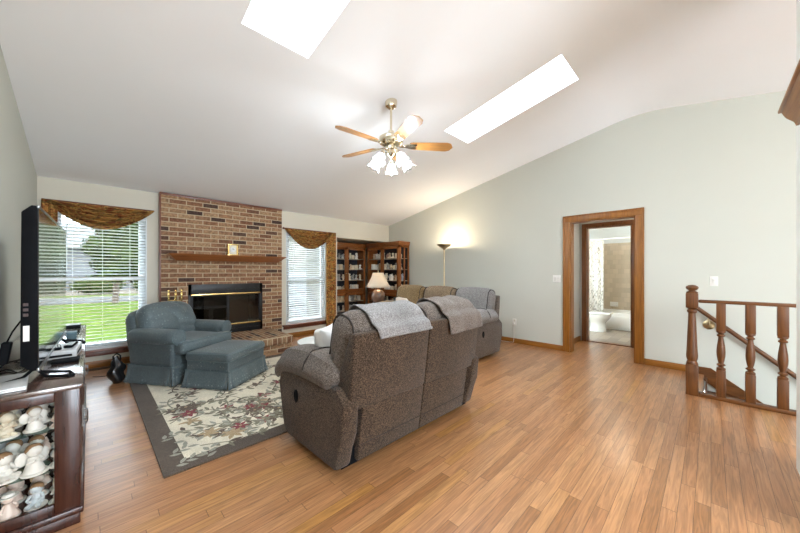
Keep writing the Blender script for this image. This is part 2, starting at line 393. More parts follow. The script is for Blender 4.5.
# ceiling: front slope with two skylight wells, rear slope
bm = B()
xs = [XL-.14, .79, 1.32, 3.24, 3.79, XR+.14]; ys = [RY_+RF-.0, 1.005+.02, 2.43, YF+.15]
nrm = Vector((0, SL, 1)).normalized(); TH = .34
def cp(x, y, t): return Vector((x, y, cz(y))) + nrm*t
for i in range(5):
    for j in range(3):
        if j == 1 and i in (1, 3): continue
        a, b_, c, d = xs[i], xs[i+1], ys[j], ys[j+1]
        hexa(bm, [cp(a, c, 0), cp(b_, c, 0), cp(b_, d, 0), cp(a, d, 0), cp(a, c, TH), cp(b_, c, TH), cp(b_, d, TH), cp(a, d, TH)])
yr_ = [YB-.2]+[RY_-RF+2*RF*k/12 for k in range(13)]
add_sheet(bm, lambda u, v: Vector((xs[0]+(xs[-1]-xs[0])*u, yr_[round(v*13)], cz(yr_[round(v*13)]))), 1, 13)
add_sheet(bm, lambda u, v: Vector((xs[0]+(xs[-1]-xs[0])*u, yr_[round(v*13)], cz(yr_[round(v*13)])+.34)), 1, 13)
bmesh.ops.remove_doubles(bm, verts=bm.verts, dist=1e-4)
ceiling = struct(link('ceiling', bm, M_CEIL, angle=20))
for n, (a, b_) in (('window_3', (.79, 1.32)), ('window_4', (3.24, 3.79))):
    bm = B(); c, d = ys[1], ys[2]
    for (p, q, r, s) in ((a-.05, a, c-.05, d+.05), (b_, b_+.05, c-.05, d+.05), (a, b_, c-.05, c), (a, b_, d, d+.05)):
        hexa(bm, [cp(p, r, TH), cp(q, r, TH), cp(q, s, TH), cp(p, s, TH), cp(p, r, TH+.05), cp(q, r, TH+.05), cp(q, s, TH+.05), cp(p, s, TH+.05)])
    o = struct(link(n, bm, M_WHITE))
    bm = B(); hexa(bm, [cp(a, c, TH+.02), cp(b_, c, TH+.02), cp(b_, d, TH+.02), cp(a, d, TH+.02), cp(a, c, TH+.026), cp(b_, c, TH+.026), cp(b_, d, TH+.026), cp(a, d, TH+.026)])
    link('glass_pane', bm, M_WGLASS, o)
    m_ = cp((a+b_)/2, (c+d)/2, TH+.1)
    lamp('portal_skylight', 'AREA', m_, 1, size=b_-a+.1, sy=(d-c)*1.03+.1, rot=(-math.atan(SL), 0, 0), portal=True)

def cols_x(bm, x0, x1, cuts, zlo, ztop):
    """wall standing between x0 and x1, running along y; cuts: y values; zlo: floor level of each bay (None = no bay, tuple = bays)"""
    for (a, b_), lo in zip(zip(cuts, cuts[1:]), zlo):
        if lo is None: continue
        ta, tb = ztop(a), ztop(b_)
        hexa(bm, [(x0, a, lo), (x1, a, lo), (x1, b_, lo), (x0, b_, lo), (x0, a, ta), (x1, a, ta), (x1, b_, tb), (x0, b_, tb)])
bm = B(); rd = [RY_-RF+2*RF*k/8 for k in range(9)]; cols_x(bm, XL-.14, XL, [YB]+rd+[YF+.15], [0]*10, cz); struct(link('wall_left', bm, M_WALL))
bm = B(); cyy = sorted(set([YB, .06, .735, 1.555, YF]+rd)); cols_x(bm, XR, XR+.14, cyy, [(-2.6 if a < .05 else -.2 if a < .73 else 2.03 if a < 1.55 else 0) for a in cyy[:-1]], cz)
cols_x(bm, XR, XR+.14, [YF, 6.72], [0], lambda y: 2.40)
struct(link('wall_right', bm, M_WALL))
# fireplace wall with two window openings and the bookcase alcove
W1 = (-.33, .585, .235, 2.02); W2 = (2.64, 3.50, .25, 2.0); AX = 3.78
bm = B(); y0, y1 = YF, YF+.15; top = 2.42
for x0, x1, z0, z1 in ((XL, W1[0], 0, top), (W1[0], W1[1], 0, W1[2]), (W1[0], W1[1], W1[3], top), (W1[1], W2[0], 0, top),
                       (W2[0], W2[1], 0, W2[2]), (W2[0], W2[1], W2[3], top), (W2[1], AX, 0, top), (AX, XR, 1.995, top)):
    add_box(bm, x0, x1, y0, y1, z0, z1)
struct(link('wall_front', bm, M_WALLF))
bm = B(); add_box(bm, AX-.15, AX, YF+.15, 6.72, 0, 2.42); add_box(bm, AX-.15, XR, 6.6, 6.74, 0, 2.42); add_box(bm, AX, XR, YF+.15, 6.6, 1.995, 2.42)
struct(link('wall_alcove', bm, M_WALLF))
bm = B()
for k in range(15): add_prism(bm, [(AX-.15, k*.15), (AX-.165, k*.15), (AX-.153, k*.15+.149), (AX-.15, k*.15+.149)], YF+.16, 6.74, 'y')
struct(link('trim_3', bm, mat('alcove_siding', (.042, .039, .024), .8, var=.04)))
bm = B()
for x0, x1, z0, z1 in ((XL, .2, 0, 2.7), (.2, 2.2, 0, .2), (.2, 2.2, 2.3, 2.7), (2.2, XR, 0, 2.7)): add_box(bm, x0, x1, YB-.14, YB, z0, z1)
struct(link('wall_back', bm, M_WALL))
bm = B()
for x in (.2, 1.175, 2.15): add_box(bm, x, x+.05, YB-.1, YB-.04, .2, 2.3)
add_box(bm, .2, 2.2, YB-.1, YB-.04, .2, .26); add_box(bm, .2, 2.2, YB-.1, YB-.04, 2.24, 2.3)
struct(link('added_rear_window', bm, M_WHITE))  # unseen window added in the back wall for extra daylight fill
# short partition at the right of the camera
struct(box_obj('wall_partition', 2.35, 3.19, -.52, -.385, 0, 3.26, M_WHITE))
# moulded oak shelf on the partition
t = thing('wall_shelf', 'golden oak moulded shelf high on the white partition at the right edge', 'shelf', (2.75, -.385, 2.2))
bm = B(); add_box(bm, -.38, .355, 0, .085, .055, .075, .006); link('top_board', bm, M_OAKX, t)
bm = B(); add_prism(bm, [(0, -.045), (.012, -.045), (.02, -.02), (.05, .012), (.062, .035), (.07, .055), (0, .055)], -.37, .345, 'x'); link('crown_molding', bm, M_OAKX, t)
# baseboards
bm = B(); add_box(bm, XL, .72, YF-.016, YF, 0, .085, .004); add_box(bm, 2.54, AX, YF-.016, YF, 0, .085, .004); struct(link('baseboard_front', bm, M_OAKX))
bm = B(); add_box(bm, XR-.016, XR, 1.655, 6.6, 0, .085, .004); add_box(bm, XR-.016, XR, .16, .665, 0, .085, .004); struct(link('baseboard_right', bm, M_OAKY))
bm = B(); add_box(bm, XL, XL+.016, -3.9, YF, 0, .085, .004); struct(link('baseboard_left', bm, M_OAKY))

# ---- doorway to the hall, hall, bathroom
def casing(name, x, y0, y1, zt, wdt, side, m):
    """oak casing around an opening in a wall plane x; side = -1 faces the room"""
    bm = B(); xa, xb = sorted((x, x+side*.02))
    prof = .014
    add_box(bm, xa, xb, y0-wdt, y0, 0, zt, .005); add_box(bm, xa, xb, y1, y1+wdt, 0, zt, .005); add_box(bm, xa, xb, y0-wdt, y1+wdt, zt, zt+wdt, .005)
    xc, xd = sorted((x+side*.018, x+side*.03))
    add_box(bm, xc, xd, y0-wdt, y0-wdt+.022, 0, zt+wdt, .004); add_box(bm, xc, xd, y1+wdt-.022, y1+wdt, 0, zt+wdt, .004); add_box(bm, xc, xd, y0-wdt, y1+wdt, zt+wdt-.022, zt+wdt, .004)
    return struct(link(name, bm, m))
d1 = casing('door_1', XR, .735, 1.555, 2.025, .098, -1, M_OAKZ)
bm = B(); add_box(bm, XR, XR+.14, .735, .75, 0, 2.03); add_box(bm, XR, XR+.14, 1.54, 1.555, 0, 2.03); add_box(bm, XR, XR+.14, .735, 1.555, 2.015, 2.03)
link('door_jamb', bm, M_OAKZ, d1)
HX = 6.36
M_HALL = mat('hall_paint', (.55, .55, .52), .9, var=.015)
bm = B(); add_box(bm, XR+.14, HX+.12, 1.70, 1.82, 0, 2.5); add_box(bm, XR+.14, HX+.12, 0, .12, 0, 2.5)
for a, b_, z in ((.12, .93, 0), (1.59, 1.70, 0), (.93, 1.59, 2.045)): add_box(bm, HX, HX+.12, a, b_, z, 2.5)
struct(link('wall_hall', bm, M_HALL))
struct(box_obj('ceiling_hall', XR+.14, HX+.12, 0, 1.82, 2.44, 2.56, M_CEIL))
M_DDOOR = wood('dark_oak_door', (.15, .052, .014), (.25, .092, .025), axis='z')
d2 = casing('door_2', HX, .93, 1.59, 2.045, .07, -1, M_DDOOR)
bm = B(); add_box(bm, HX, HX+.12, .93, .945, 0, 2.045); add_box(bm, HX, HX+.12, 1.575, 1.59, 0, 2.045); add_box(bm, HX, HX+.12, .93, 1.59, 2.03, 2.045)
add_box(bm, HX, HX+.12, .93, 1.59, 0, .012)
link('door_jamb', bm, M_DDOOR, d2)
for z in (.25, 1.05, 1.82):
    bm = B(); add_box(bm, HX+.03, HX+.10, .945, .949, z-.045, z+.045); add_lathe(bm, [(.006, z-.05), (.006, z+.05)], 8, T(HX+.105, .952, 0)); link('door_hinge', bm, M_NICKEL, d2)
bm = B(); add_box(bm, XR+.14, HX, 1.685, 1.70, 0, .085); struct(link('baseboard_hall', bm, M_OAKX))
# bathroom
M_BTILE = tile_mat('beige_wall_tile', (.55, .46, .34), (.50, .42, .31), .11, .11, 'yz')
M_BFLR = tile_mat('grey_plank_vinyl', (.27, .22, .165), (.17, .145, .12), .45, .15, 'xy', .4, .25)
M_PORC = mat('white_porcelain', (.85, .84, .80), .12, var=.02, coat=.5)
struct(box_obj('floor_bath', HX+.02, 8.9, .3, 2.9, -.2, .004, M_BFLR))
bm = B(); add_box(bm, 8.8, 8.92, .2, 3.0, 0, 2.5); add_box(bm, HX+.12, 8.92, 2.85, 2.97, 0, 2.5); add_box(bm, HX+.12, 8.92, .2, .32, 0, 2.5)
struct(link('wall_bath', bm, mat('bath_paint', (.72, .76, .76), .85, var=.01)))
struct(box_obj('trim_1', 8.785, 8.8, .32, 2.85, .36, 1.93, M_BTILE))
struct(box_obj('ceiling_bath', HX+.12, 8.92, .2, 2.97, 2.44, 2.56, M_CEIL))
t = thing('bathtub', 'white bathtub with flat apron against the beige tiled bathroom wall', 'bathtub', (8.39, 1.30, .004))
bm = B()
def tubrim(p, k): return p
outer = [(-.39, -.95), (.39, -.95), (.39, .95), (-.39, .95)]
add_box(bm, -.39, -.31, -.95, .95, 0, .37, .02); add_box(bm, .31, .39, -.95, .95, 0, .37, .02); add_box(bm, -.39, .39, -.95, -.85, 0, .37, .02); add_box(bm, -.39, .39, .85, .95, 0, .37, .02); add_box(bm, -.33, .33, -.9, .9, .02, .07, .02)
link('basin', bm, M_PORC, t)
bm = B(); add_box(bm, -.40, -.37, -.95, .95, .04, .3, .012); link('apron', bm, M_PORC, t)
t = thing('toilet', 'white toilet seen side on inside the bathroom doorway', 'toilet', (7.62, 1.86, .004))
bm = B(); add_lathe(bm, [(.12, 0), (.115, .05), (.10, .12), (.11, .2), (.155, .27), (.18, .32), (.185, .36), (.16, .36)], 28, T(0, -.16, 0) @ Matrix.Diagonal((.95, 1.35, 1, 1))); link('bowl', bm, M_PORC, t)
bm = B(); add_puff(bm, (0, -.16, .385), (.37, .50, .04), .02, fn=None); link('seat_lid', bm, M_PORC, t)
bm = B(); add_puff(bm, (0, .22, .56), (.46, .2, .36), .03); link('tank', bm, M_PORC, t)
t = thing('shower_curtain', 'white shower curtain with dark branch print hanging beside the tub', 'curtain', (7.93, 1.66, 0))
M_CURT = mat('branch_print_curtain', (.70, .68, .63), .85, scale=5, stretch=(2, 2.4, .8), bump=.05)
rp = [n for n in M_CURT.node_tree.nodes if n.type == 'VALTORGB'][0]; e = rp.color_ramp.elements
for p, c in ((.47, (.70, .68, .62)), (.492, (.22, .20, .17)), (.508, (.25, .23, .19)), (.53, (.70, .68, .62))): k = e.new(p); k.color = (*c, 1)
[n for n in M_CURT.node_tree.nodes if n.type == 'TEX_NOISE'][0].inputs['Distortion'].default_value = 2
bm = B(); add_sheet(bm, lambda u, v: Vector((.022*math.sin(u*30), u*.75, .12+v*1.83)), 90, 10); solid(link('curtain_cloth', bm, M_CURT, t), .002)
bm = B(); add_tube(bm, [(0, -1.2, 1.965), (0, 1.1, 1.965)], .012); link('curtain_rod', bm, M_WHITE, t)
for i in range(7):
    bm = B(); add_tube(bm, [(.018*math.cos(a), i*.12+.02, 1.96+.024*math.sin(a)) for a in [k*PI/6 for k in range(12)]], .003, 6, closed=True); link('curtain_ring', bm, M_NICKEL, t)
t = thing('soap_dish', 'white ceramic soap dish set in the beige tile above the tub', 'soap dish', (8.785, 1.62, .49))
bm = B(); add_puff(bm, (-.008, 0, 0), (.016, .16, .11), .008); link('back_plate', bm, M_PORC, t)
bm = B(); add_puff(bm, (-.045, 0, -.03), (.07, .13, .02), .009); add_tube(bm, [(-.01, -.05, .02), (-.05, -.05, .02), (-.05, .05, .02), (-.01, .05, .02)], .006); link('tray', bm, M_PORC, t)
t = thing('ceiling_light', 'round white ceiling light of the bathroom', 'ceiling light', (7.3, 1.25, 2.44))
bm = B(); add_lathe(bm, [(.15, 0), (.15, -.02), (.13, -.06), (.07, -.09), (0, -.1)], 24); link('diffuser', bm, glow('bath_light_glow', (1, .86, .66), 6), t)
lamp('bath_light', 'POINT', (7.3, 1.25, 2.25), 12, (1, .78, .54), .1)
lamp('hall_light', 'POINT', (5.95, .5, 2.25), 5, (1, .85, .68), .1)

# ---- stairwell
bm = B()
for i in range(9):
    add_box(bm, 4.42, XR, .03-.255*(i+1), .03-.255*i+.02, -.19*(i+1)-.04, -.19*(i+1)); add_box(bm, 4.42, XR, .03-.255*i, .045-.255*i, -.19*(i+1), -.19*i-.04 if i else -.03)
struct(link('stair_steps', bm, M_RAILY))
bm = B(); add_box(bm, 4.30, 4.42, -2.6, .05, -2.4, -.2); struct(link('wall_stairwell', bm, M_WALL))
bm = B(); add_prism(bm, [(.15, 0), (.15, .09), (-.0, .09), (-2.3, -1.60), (-2.3, -1.82), (-.02, -.13)], XR-.02, XR, 'x'); struct(link('trim_2', bm, M_RAILY))
t = thing('stair_railing', 'brown oak railing with turned balusters guarding the stairwell', 'railing', (4.36, 0, 0))
def turned(bm, w, z1, z2, ztop, k=1.0, y=0):
    add_box(bm, -w/2, w/2, y-w/2, y+w/2, 0.035, z1, .004); add_box(bm, -w/2, w/2, y-w/2, y+w/2, z2, ztop, .004)
    h = z2-z1; r = w/2
    pr = [(.95, 0), (1.0, .02), (.98, .05), (.55, .08), (.62, .10), (.95, .12), (.98, .14), (.6, .165), (.55, .18), (.72, .24), (.93, .36), (.97, .45), (.9, .58), (.68, .74), (.56, .82), (.55, .85), (.9, .87), (.92, .895), (.58, .92), (.6, .94), (.98, .965), (1.0, .985), (.95, 1)]
    add_lathe(bm, [(r*a, z1+h*q) for a, q in pr], 20, T(0, y, 0))
bm = B(); w_ = .094
add_box(bm, -w_/2, w_/2, .137-w_/2, .137+w_/2, 0, .31, .006); add_box(bm, -w_/2, w_/2, .137-w_/2, .137+w_/2, .885, 1.035, .006)
add_lathe(bm, [(.044, .31), (.046, .32), (.036, .345), (.044, .37), (.046, .40), (.043, .44), (.036, .62), (.029, .80), (.028, .83), (.04, .845), (.04, .86), (.03, .87), (.045, .885)], 24, T(0, .137, 0))
add_lathe(bm, [(.045, 1.035), (.047, 1.045), (.028, 1.055), (.026, 1.062), (.044, 1.075), (.05, 1.09), (.044, 1.105), (.025, 1.116), (0, 1.119)], 24, T(0, .137, 0))
link('newel_post', bm, M_RAIL, t)
for y in (-.069, -.26, -.452, -.645):
    bm = B(); turned(bm, .066, .295, .675, .945, y=y); link('baluster', bm, M_RAIL, t)
bm = B(); add_box(bm, -.032, .032, -.9, .09, .94, .972, .01); link('top_rail', bm, M_RAILY, t)
bm = B(); add_box(bm, -.04, .04, -.9, .09, 0, .036, .005); link('bottom_rail', bm, M_RAILY, t)
t = thing('handrail', 'sloping brown handrail fixed to the wall down the stairwell', 'handrail', (5.235, 0, 0))
bm = B(); add_tube(bm, [(0, .14, .83), (0, -1.6, -.70)], .024, 12); link('rail', bm, M_RAILY, t)
bm = B(); add_lathe(bm, [(.055, 0), (.055, .006), (.04, .014), (.02, .018)], 20, T(.075, .02, .61) @ RY(-PI/2)); add_tube(bm, [(.06, .02, .61), (.01, .02, .63), (0, .02, .70)], .008); link('bracket', bm, M_ABRASS, t)

# ---- windows
def window(name, Wn, meet):
    x0, x1, z0, z1 = Wn; ya, yb = YF+.045, YF+.12; f = .055
    bm = B()
    for a in ((x0, x0+f, ya, yb, z0, z1), (x1-f, x1, ya, yb, z0, z1), (x0, x1, ya, yb, z0, z0+f+.02), (x0, x1, ya, yb, z1-f, z1)): add_box(bm, *a, .006)
    # white reveal
    for a in ((x0, x0+.012, YF-.004, ya, z0, z1), (x1-.012, x1, YF-.004, ya, z0, z1), (x0, x1, YF-.004, ya, z1-.012, z1), (x0, x1, YF-.004, ya, z0, z0+.03)): add_box(bm, *a)
    o = struct(link(name, bm, M_VINYL))
    bm = B(); add_box(bm, x0+f, x1-f, ya+.01, ya+.05, meet-.025, meet+.025, .005)
    for a, b_ in ((z0+f, meet), (meet, z1-f)):
        add_box(bm, x0+f, x0+f+.03, ya+.012, ya+.045, a, b_); add_box(bm, x1-f-.03, x1-f, ya+.012, ya+.045, a, b_)
    link('window_sash', bm, M_VINYL, o)
    bm = B(); add_box(bm, x0+f, x1-f, ya+.028, ya+.032, z0+f, z1-f); link('window_glass', bm, M_WGLASS, o)
    bm = B(); add_box(bm, x0-.07, x1+.06, YF-.07, YF, z0-.03, z0, .006); add_box(bm, x0-.05, x1+.04, YF-.02, YF, z0-.085, z0-.03, .004); link('window_sill', bm, M_SILL, o)
window('window_1', W1, 1.16); window('window_2', W2, 1.13)
def blind(label, Wn, tilt, pitch=.042, wand=.12, m=M_SLAT):
    x0, x1, z0, z1 = Wn; x0 += .014; x1 -= .014; yc = YF+.018
    t = thing('window_blind', label, 'blind', ((x0+x1)/2, yc, z0+.032)); hw = (x1-x0)/2; H = z1-z0-.05
    bm = B(); add_box(bm, -hw, hw, -.02, .024, H-.03, H, .004); link('headrail', bm, M_VINYL, t)
    bm = B(); z = .03
    while z < H-.04:
        mt = T(0, 0, z) @ RX(tilt)
        for s in (0,):
            vs = []
            g = [[bm.verts.new(mt @ Vector((sx_*hw*.995, q*.022, .003*(1-q*q)))) for q in (-1, -.5, 0, .5, 1)] for sx_ in (-1, 1)]
            g2 = [[bm.verts.new(mt @ Vector((sx_*hw*.995, q*.022, .003*(1-q*q)+.0022))) for q in (-1, -.5, 0, .5, 1)] for sx_ in (-1, 1)]
            for i in range(4):
                bm.faces.new((g[0][i], g[0][i+1], g[1][i+1], g[1][i])); bm.faces.new((g2[0][i], g2[1][i], g2[1][i+1], g2[0][i+1]))
            bm.faces.new((g[0][0], g[1][0], g2[1][0], g2[0][0])); bm.faces.new((g[0][4], g2[0][4], g2[1][4], g[1][4]))
        z += pitch
    link('slats', bm, m, t)
    bm = B(); add_box(bm, -hw, hw, -.022, .022, 0, .018, .004); link('bottom_rail', bm, M_VINYL, t)
    for x in (-hw*.62, 0, hw*.62):
        bm = B(); add_tube(bm, [(x, -.023, .01), (x, -.023, H-.02)], .0012, 5); add_tube(bm, [(x, .023, .01), (x, .023, H-.02)], .0012, 5); link('ladder_cord', bm, M_VINYL, t)
    bm = B(); add_tube(bm, [(-hw+wand, -.03, H-.02), (-hw+wand, -.032, H-.75)], .004, 6); link('wand', bm, M_GLASS if 0 else M_VINYL, t)
blind('open white slatted blind in the window behind the television', W1, math.radians(-15))
blind('part closed white slatted blind in the window beside the bookcase alcove', W2, math.radians(28), wand=.13)

# ------------------------------------------------------------------ outdoors seen through the windows
M_LAWN = mat('lawn_grass', (.026, .046, .004), .95, var=.3, scale=3, c2=(.046, .068, .008), spec=.02)
bm = B(); add_box(bm, -30, 30, YF+.2, 30, -.5, -.35); struct(link('lawn', bm, M_LAWN))
bm = B(); add_box(bm, -30, 30, 30, 60, -.5, -.33); struct(link('ground_far', bm, mat('mulch', (.06, .045, .03), .95, var=.3)))
bm = B(); add_box(bm, -30, 30, 22.5, 27, -.36, -.31); struct(link('street', bm, mat('pale_concrete', (.045, .045, .043), .9, var=.1, spec=.02)))
M_SIDING = mat('beige_siding', (.045, .042, .027), .8, var=.04)
M_LEAF = mat('tree_leaves', (.012, .02, .005), .9, var=.35, scale=6, c2=(.034, .048, .011), spec=.03)
M_BARK = mat('tree_bark', (.05, .035, .025), .95, var=.3, bump=.5, scale=12)
def leaf_cloud(bm, c, r, n, rng, s=.16):
    for _ in range(n):
        while 1:
            p = Vector((rng.uniform(-1, 1), rng.uniform(-1, 1), rng.uniform(-1, 1)))
            if .25 < p.length < 1: break
        q = Vector((c[0]+p.x*r[0], c[1]+p.y*r[1], c[2]+p.z*r[2]))
        mt = T(*q) @ Euler((rng.uniform(0, 6), rng.uniform(0, 6), rng.uniform(0, 6))).to_matrix().to_4x4()
        k = s*rng.uniform(.6, 1.4); bm.faces.new([bm.verts.new(mt @ Vector(v)) for v in ((-k, 0, 0), (0, -k*.5, 0), (k, 0, 0), (0, k*.5, k*.15))])
def tree(x, y, h, label, rng, r=1.0):
    t = thing('tree', label, 'tree', (x, y, -.34), 0, 'trees across the street'); bm = B()
    add_tube(bm, [(0, 0, 0), (.05, 0, h*.3), (-.05, .1, h*.6), (.1, 0, h*.85)], lambda q: .14*(1-q*.75), 8)
    for a in range(5):
        an = a*1.3; add_tube(bm, [(0, 0, h*(.3+.08*a)), (math.cos(an)*.5, math.sin(an)*.5, h*(.45+.08*a)), (math.cos(an)*1.1, math.sin(an)*1.1, h*(.55+.08*a))], lambda q: .06*(1-q*.7), 6)
    link('trunk', bm, M_BARK, t); bm = B()
    for k in range(8):
        c_ = (rng.uniform(-.9, .9)*r*.7, rng.uniform(-.4, .4), h*(.38+.6*k/7)); leaf_cloud(bm, c_, (r*.8, r*.7, .62), 480, rng, .12); add_ball(bm, (0, 0, c_[2]), (r*.6, r*.4, .5), 10); add_ball(bm, c_, (r*.66, r*.5, .52), 10)
    link('foliage', bm, M_LEAF, t)
rt = random.Random(3)
for x, y, h, lb in ((1.75, 15.0, 4.6, 'tallest leafy tree outside, at the right of the left window'), (.95, 21.5, 4.4, 'leafy tree across the street in the middle of the left window'), (-2.3, 22.0, 5.0, 'leafy tree across the street behind the television')): tree(x, y, h, lb, rt)
for i, (x, lb) in enumerate(((-1.7, 'low dark hedge bush across the street, behind the television'), (.3, 'low dark hedge bush across the street, below the middle tree'), (2.3, 'low dark hedge bush across the street, beside the armchair back'))):
    bm = B(); leaf_cloud(bm, (0, 0, .65), (1.5, .6, .8), 900, rt, .10); add_ball(bm, (0, 0, .6), (1.3, .4, .6), 12); o = link('hedge_bush', bm, M_LEAF, None, loc=(x*1.6, 31, -.33)); tag(o, lb, 'bush', 'bushes across the street')
t = thing('house', 'pale neighbouring house with dark windows across the street', 'house', (.2, 36, -.34))
bm = B(); add_box(bm, -9, 7, 0, 5, 0, 3.6); link('wall', bm, mat('pale_siding', (.05, .05, .052), .8, var=.05), t)
bm = B(); add_prism(bm, [(-.6, 3.5), (5.6, 3.5), (2.5, 5.6)], -9.5, 7.5, 'x'); link('roof', bm, mat('grey_shingle', (.06, .06, .065), .9, var=.2), t)
for x in (-6, -3, .2, 3.2):
    bm = B(); add_box(bm, x, x+1.3, -.05, .05, 1, 2.5); link('window', bm, M_BLACK, t)
t = thing('neighbor_house', 'beige sided neighbouring house with white garage door outside the right window', 'house', (4.0, 10.2, -.34))
bm = B(); z = 0
while z < 4.4: add_prism(bm, [(0, z), (-.02, z), (-.004, z+.15), (0, z+.15)], -2, 9, 'x'); z += .15
add_box(bm, -2, 9, 0, .3, 0, 4.4); link('siding', bm, M_SIDING, t)
bm = B()
for i in range(4): add_box(bm, -1.6, 1.52, -.06, 0, .02+i*.4, .4+i*.4, .015)
link('garage_door', bm, mat('white_garage', (.085, .088, .086), .6, var=.03), t)

# ------------------------------------------------------------------ fireplace
M_BRICK = brick_mat(); M_BRTOP = brick_mat('brick_hearth_top', 'top'); M_BRSOL = brick_mat('brick_soldier', 'soldier')
FX0, FX1, FY = .735, 2.525, 5.62
BX0, BX1, BZ0, BZ1 = 1.065, 2.17, .245, 1.058
t = thing('fireplace', 'tan and brown brick fireplace wall with black firebox and raised hearth', 'fireplace', (0, 0, 0))
bm = B()
for x0, x1, z0, z1 in ((FX0, BX0, 0, 2.395), (BX1, FX1, 0, 2.395), (BX0, BX1, BZ1, 2.395), (BX0, BX1, 0, BZ0)): add_box(bm, x0, x1, FY, YF-.001, z0, z1)
link('chimney_breast', bm, M_BRICK, t)
bm = B(); hp = [(FX0+.01, FY), (FX0+.01, 5.26), (1.06, 5.2), (1.42, 4.72), (2.28, 4.72), (2.28, FY)]
add_prism(bm, hp, 0, .135, 'z'); link('hearth_base', bm, M_BRICK, t)
bm = B(); add_prism(bm, [(x+(.015 if x > 2.2 else 0), y-(.015 if y < 5.3 else 0)) for x, y in hp], .135, .246, 'z', bev=.006); link('hearth_rim', bm, M_BRSOL, t)
bm = B(); add_prism(bm, [(x-(.0 if x > 2.2 else 0), y+(.004 if y < 5.3 else 0)) for x, y in hp], .2455, .2475, 'z'); link('hearth_top', bm, M_BRTOP, t)
bm = B(); add_box(bm, FX0-.018, FX0, FY-.012, YF, 0, 2.40, .003); add_box(bm, FX0-.018, FX1, FY-.014, FY+.02, 2.375, 2.405, .003); link('edge_molding', bm, M_SILL, t)
# firebox
bm = B(); f = .05; yb = FY-.012
add_box(bm, BX0, BX1, yb, FY+.03, BZ1-.17, BZ1, .004); add_box(bm, BX0, BX1, yb, FY+.03, BZ0, BZ0+.15, .004)
add_box(bm, BX0, BX0+.045, yb, FY+.03, BZ0, BZ1, .004); add_box(bm, BX1-.045, BX1, yb, FY+.03, BZ0, BZ1, .004)
add_box(bm, BX0+.03, BX1-.03, yb-.006, yb, BZ1-.1, BZ1-.085); add_box(bm, BX0+.03, BX1-.03, yb-.006, yb, BZ1-.135, BZ1-.13); add_box(bm, BX0+.03, BX1-.03, yb-.006, yb, BZ0+.06, BZ0+.07)
link('surround', bm, M_BLACKM, t)
bm = B(); g0, g1 = BZ0+.15, BZ1-.17; yk = FY+.45
add_box(bm, BX0, BX1, yk, yk+.02, BZ0, BZ1); add_box(bm, BX0, BX0+.02, FY+.02, yk, BZ0, BZ1); add_box(bm, BX1-.02, BX1, FY+.02, yk, BZ0, BZ1); add_box(bm, BX0, BX1, FY+.02, yk, BZ0, BZ0+.03); add_box(bm, BX0, BX1, FY+.02, yk, BZ1-.02, BZ1)
link('firebox', bm, mat('soot', (.02, .018, .016), .95, var=.4), t)
for z, n in ((g1+.006, 'upper'), (g0-.002, 'lower')):
    bm = B(); add_box(bm, BX0+.03, BX1-.045, yb-.022, yb-.002, z-.012, z+.012, .004); link('brass_bar', bm, M_BRASS, t)
for i, (a, b_) in enumerate(((BX0+.045, 1.615), (1.619, BX1-.045))):
    bm = B()
    for q in ((a, a+.018, g0, g1), (b_-.018, b_, g0, g1), (a, b_, g0, g0+.018), (a, b_, g1-.018, g1)): add_box(bm, q[0], q[1], FY-.008, FY+.008, q[2], q[3])
    d = link('glass_door', bm, M_BLACKM, t); bm = B(); add_box(bm, a+.01, b_-.01, FY-.002, FY+.002, g0+.01, g1-.01); link('glass_pane', bm, M_FGLASS, d)
for s, xa in ((1, BX0+.06), (-1, BX1-.06)):
    bm = B(); add_sheet(bm, lambda u, v: Vector((xa+s*u*.16, FY+.05+.012*math.sin(u*34), g0+v*(g1-g0))), 40, 4); solid(link('mesh_curtain', bm, mat('chain_mesh', (.02, .019, .018), .6, metal=.3), t), .002)
M_LOG = mat('charred_log', (.09, .055, .035), .95, var=.5, scale=9, bump=.5, stretch=(1, 6, 6))
for i, (x0, x1, y, z, r) in enumerate(((1.32, 1.80, 5.80, .37, .055), (1.42, 1.92, 5.92, .38, .055), (1.38, 1.74, 5.84, .47, .045), (1.55, 1.95, 5.88, .48, .04))):
    bm = B(); add_tube(bm, [(x0, y, z), ((x0+x1)/2, y+.02, z+.015), (x1, y-.03+.05*i/3, z+.01)], r, 12); tag(link('log', bm, M_LOG), ['split log lowest at the front of the fire grate', 'log at the back of the fire grate', 'short log laid on top at the left of the grate', 'thin log laid on top at the right of the grate'][i], 'log', 'logs in the fireplace')
t = thing('fire_grate', 'black iron grate holding logs in the fireplace', 'grate', (1.62, 5.85, .275)); bm = B()
for k in range(6): add_tube(bm, [(-.28+.11*k, -.14, .07), (-.28+.11*k, -.13, .03), (-.28+.11*k, .12, .03)], .007, 6)
for x in (-.25, .25):
    for y in (-.1, .1): add_tube(bm, [(x, y, 0), (x, y, .03)], .008, 6)
add_tube(bm, [(-.28, -.1, .03), (.27, -.1, .03)], .007, 6); link('bars', bm, M_BLACKM, t)
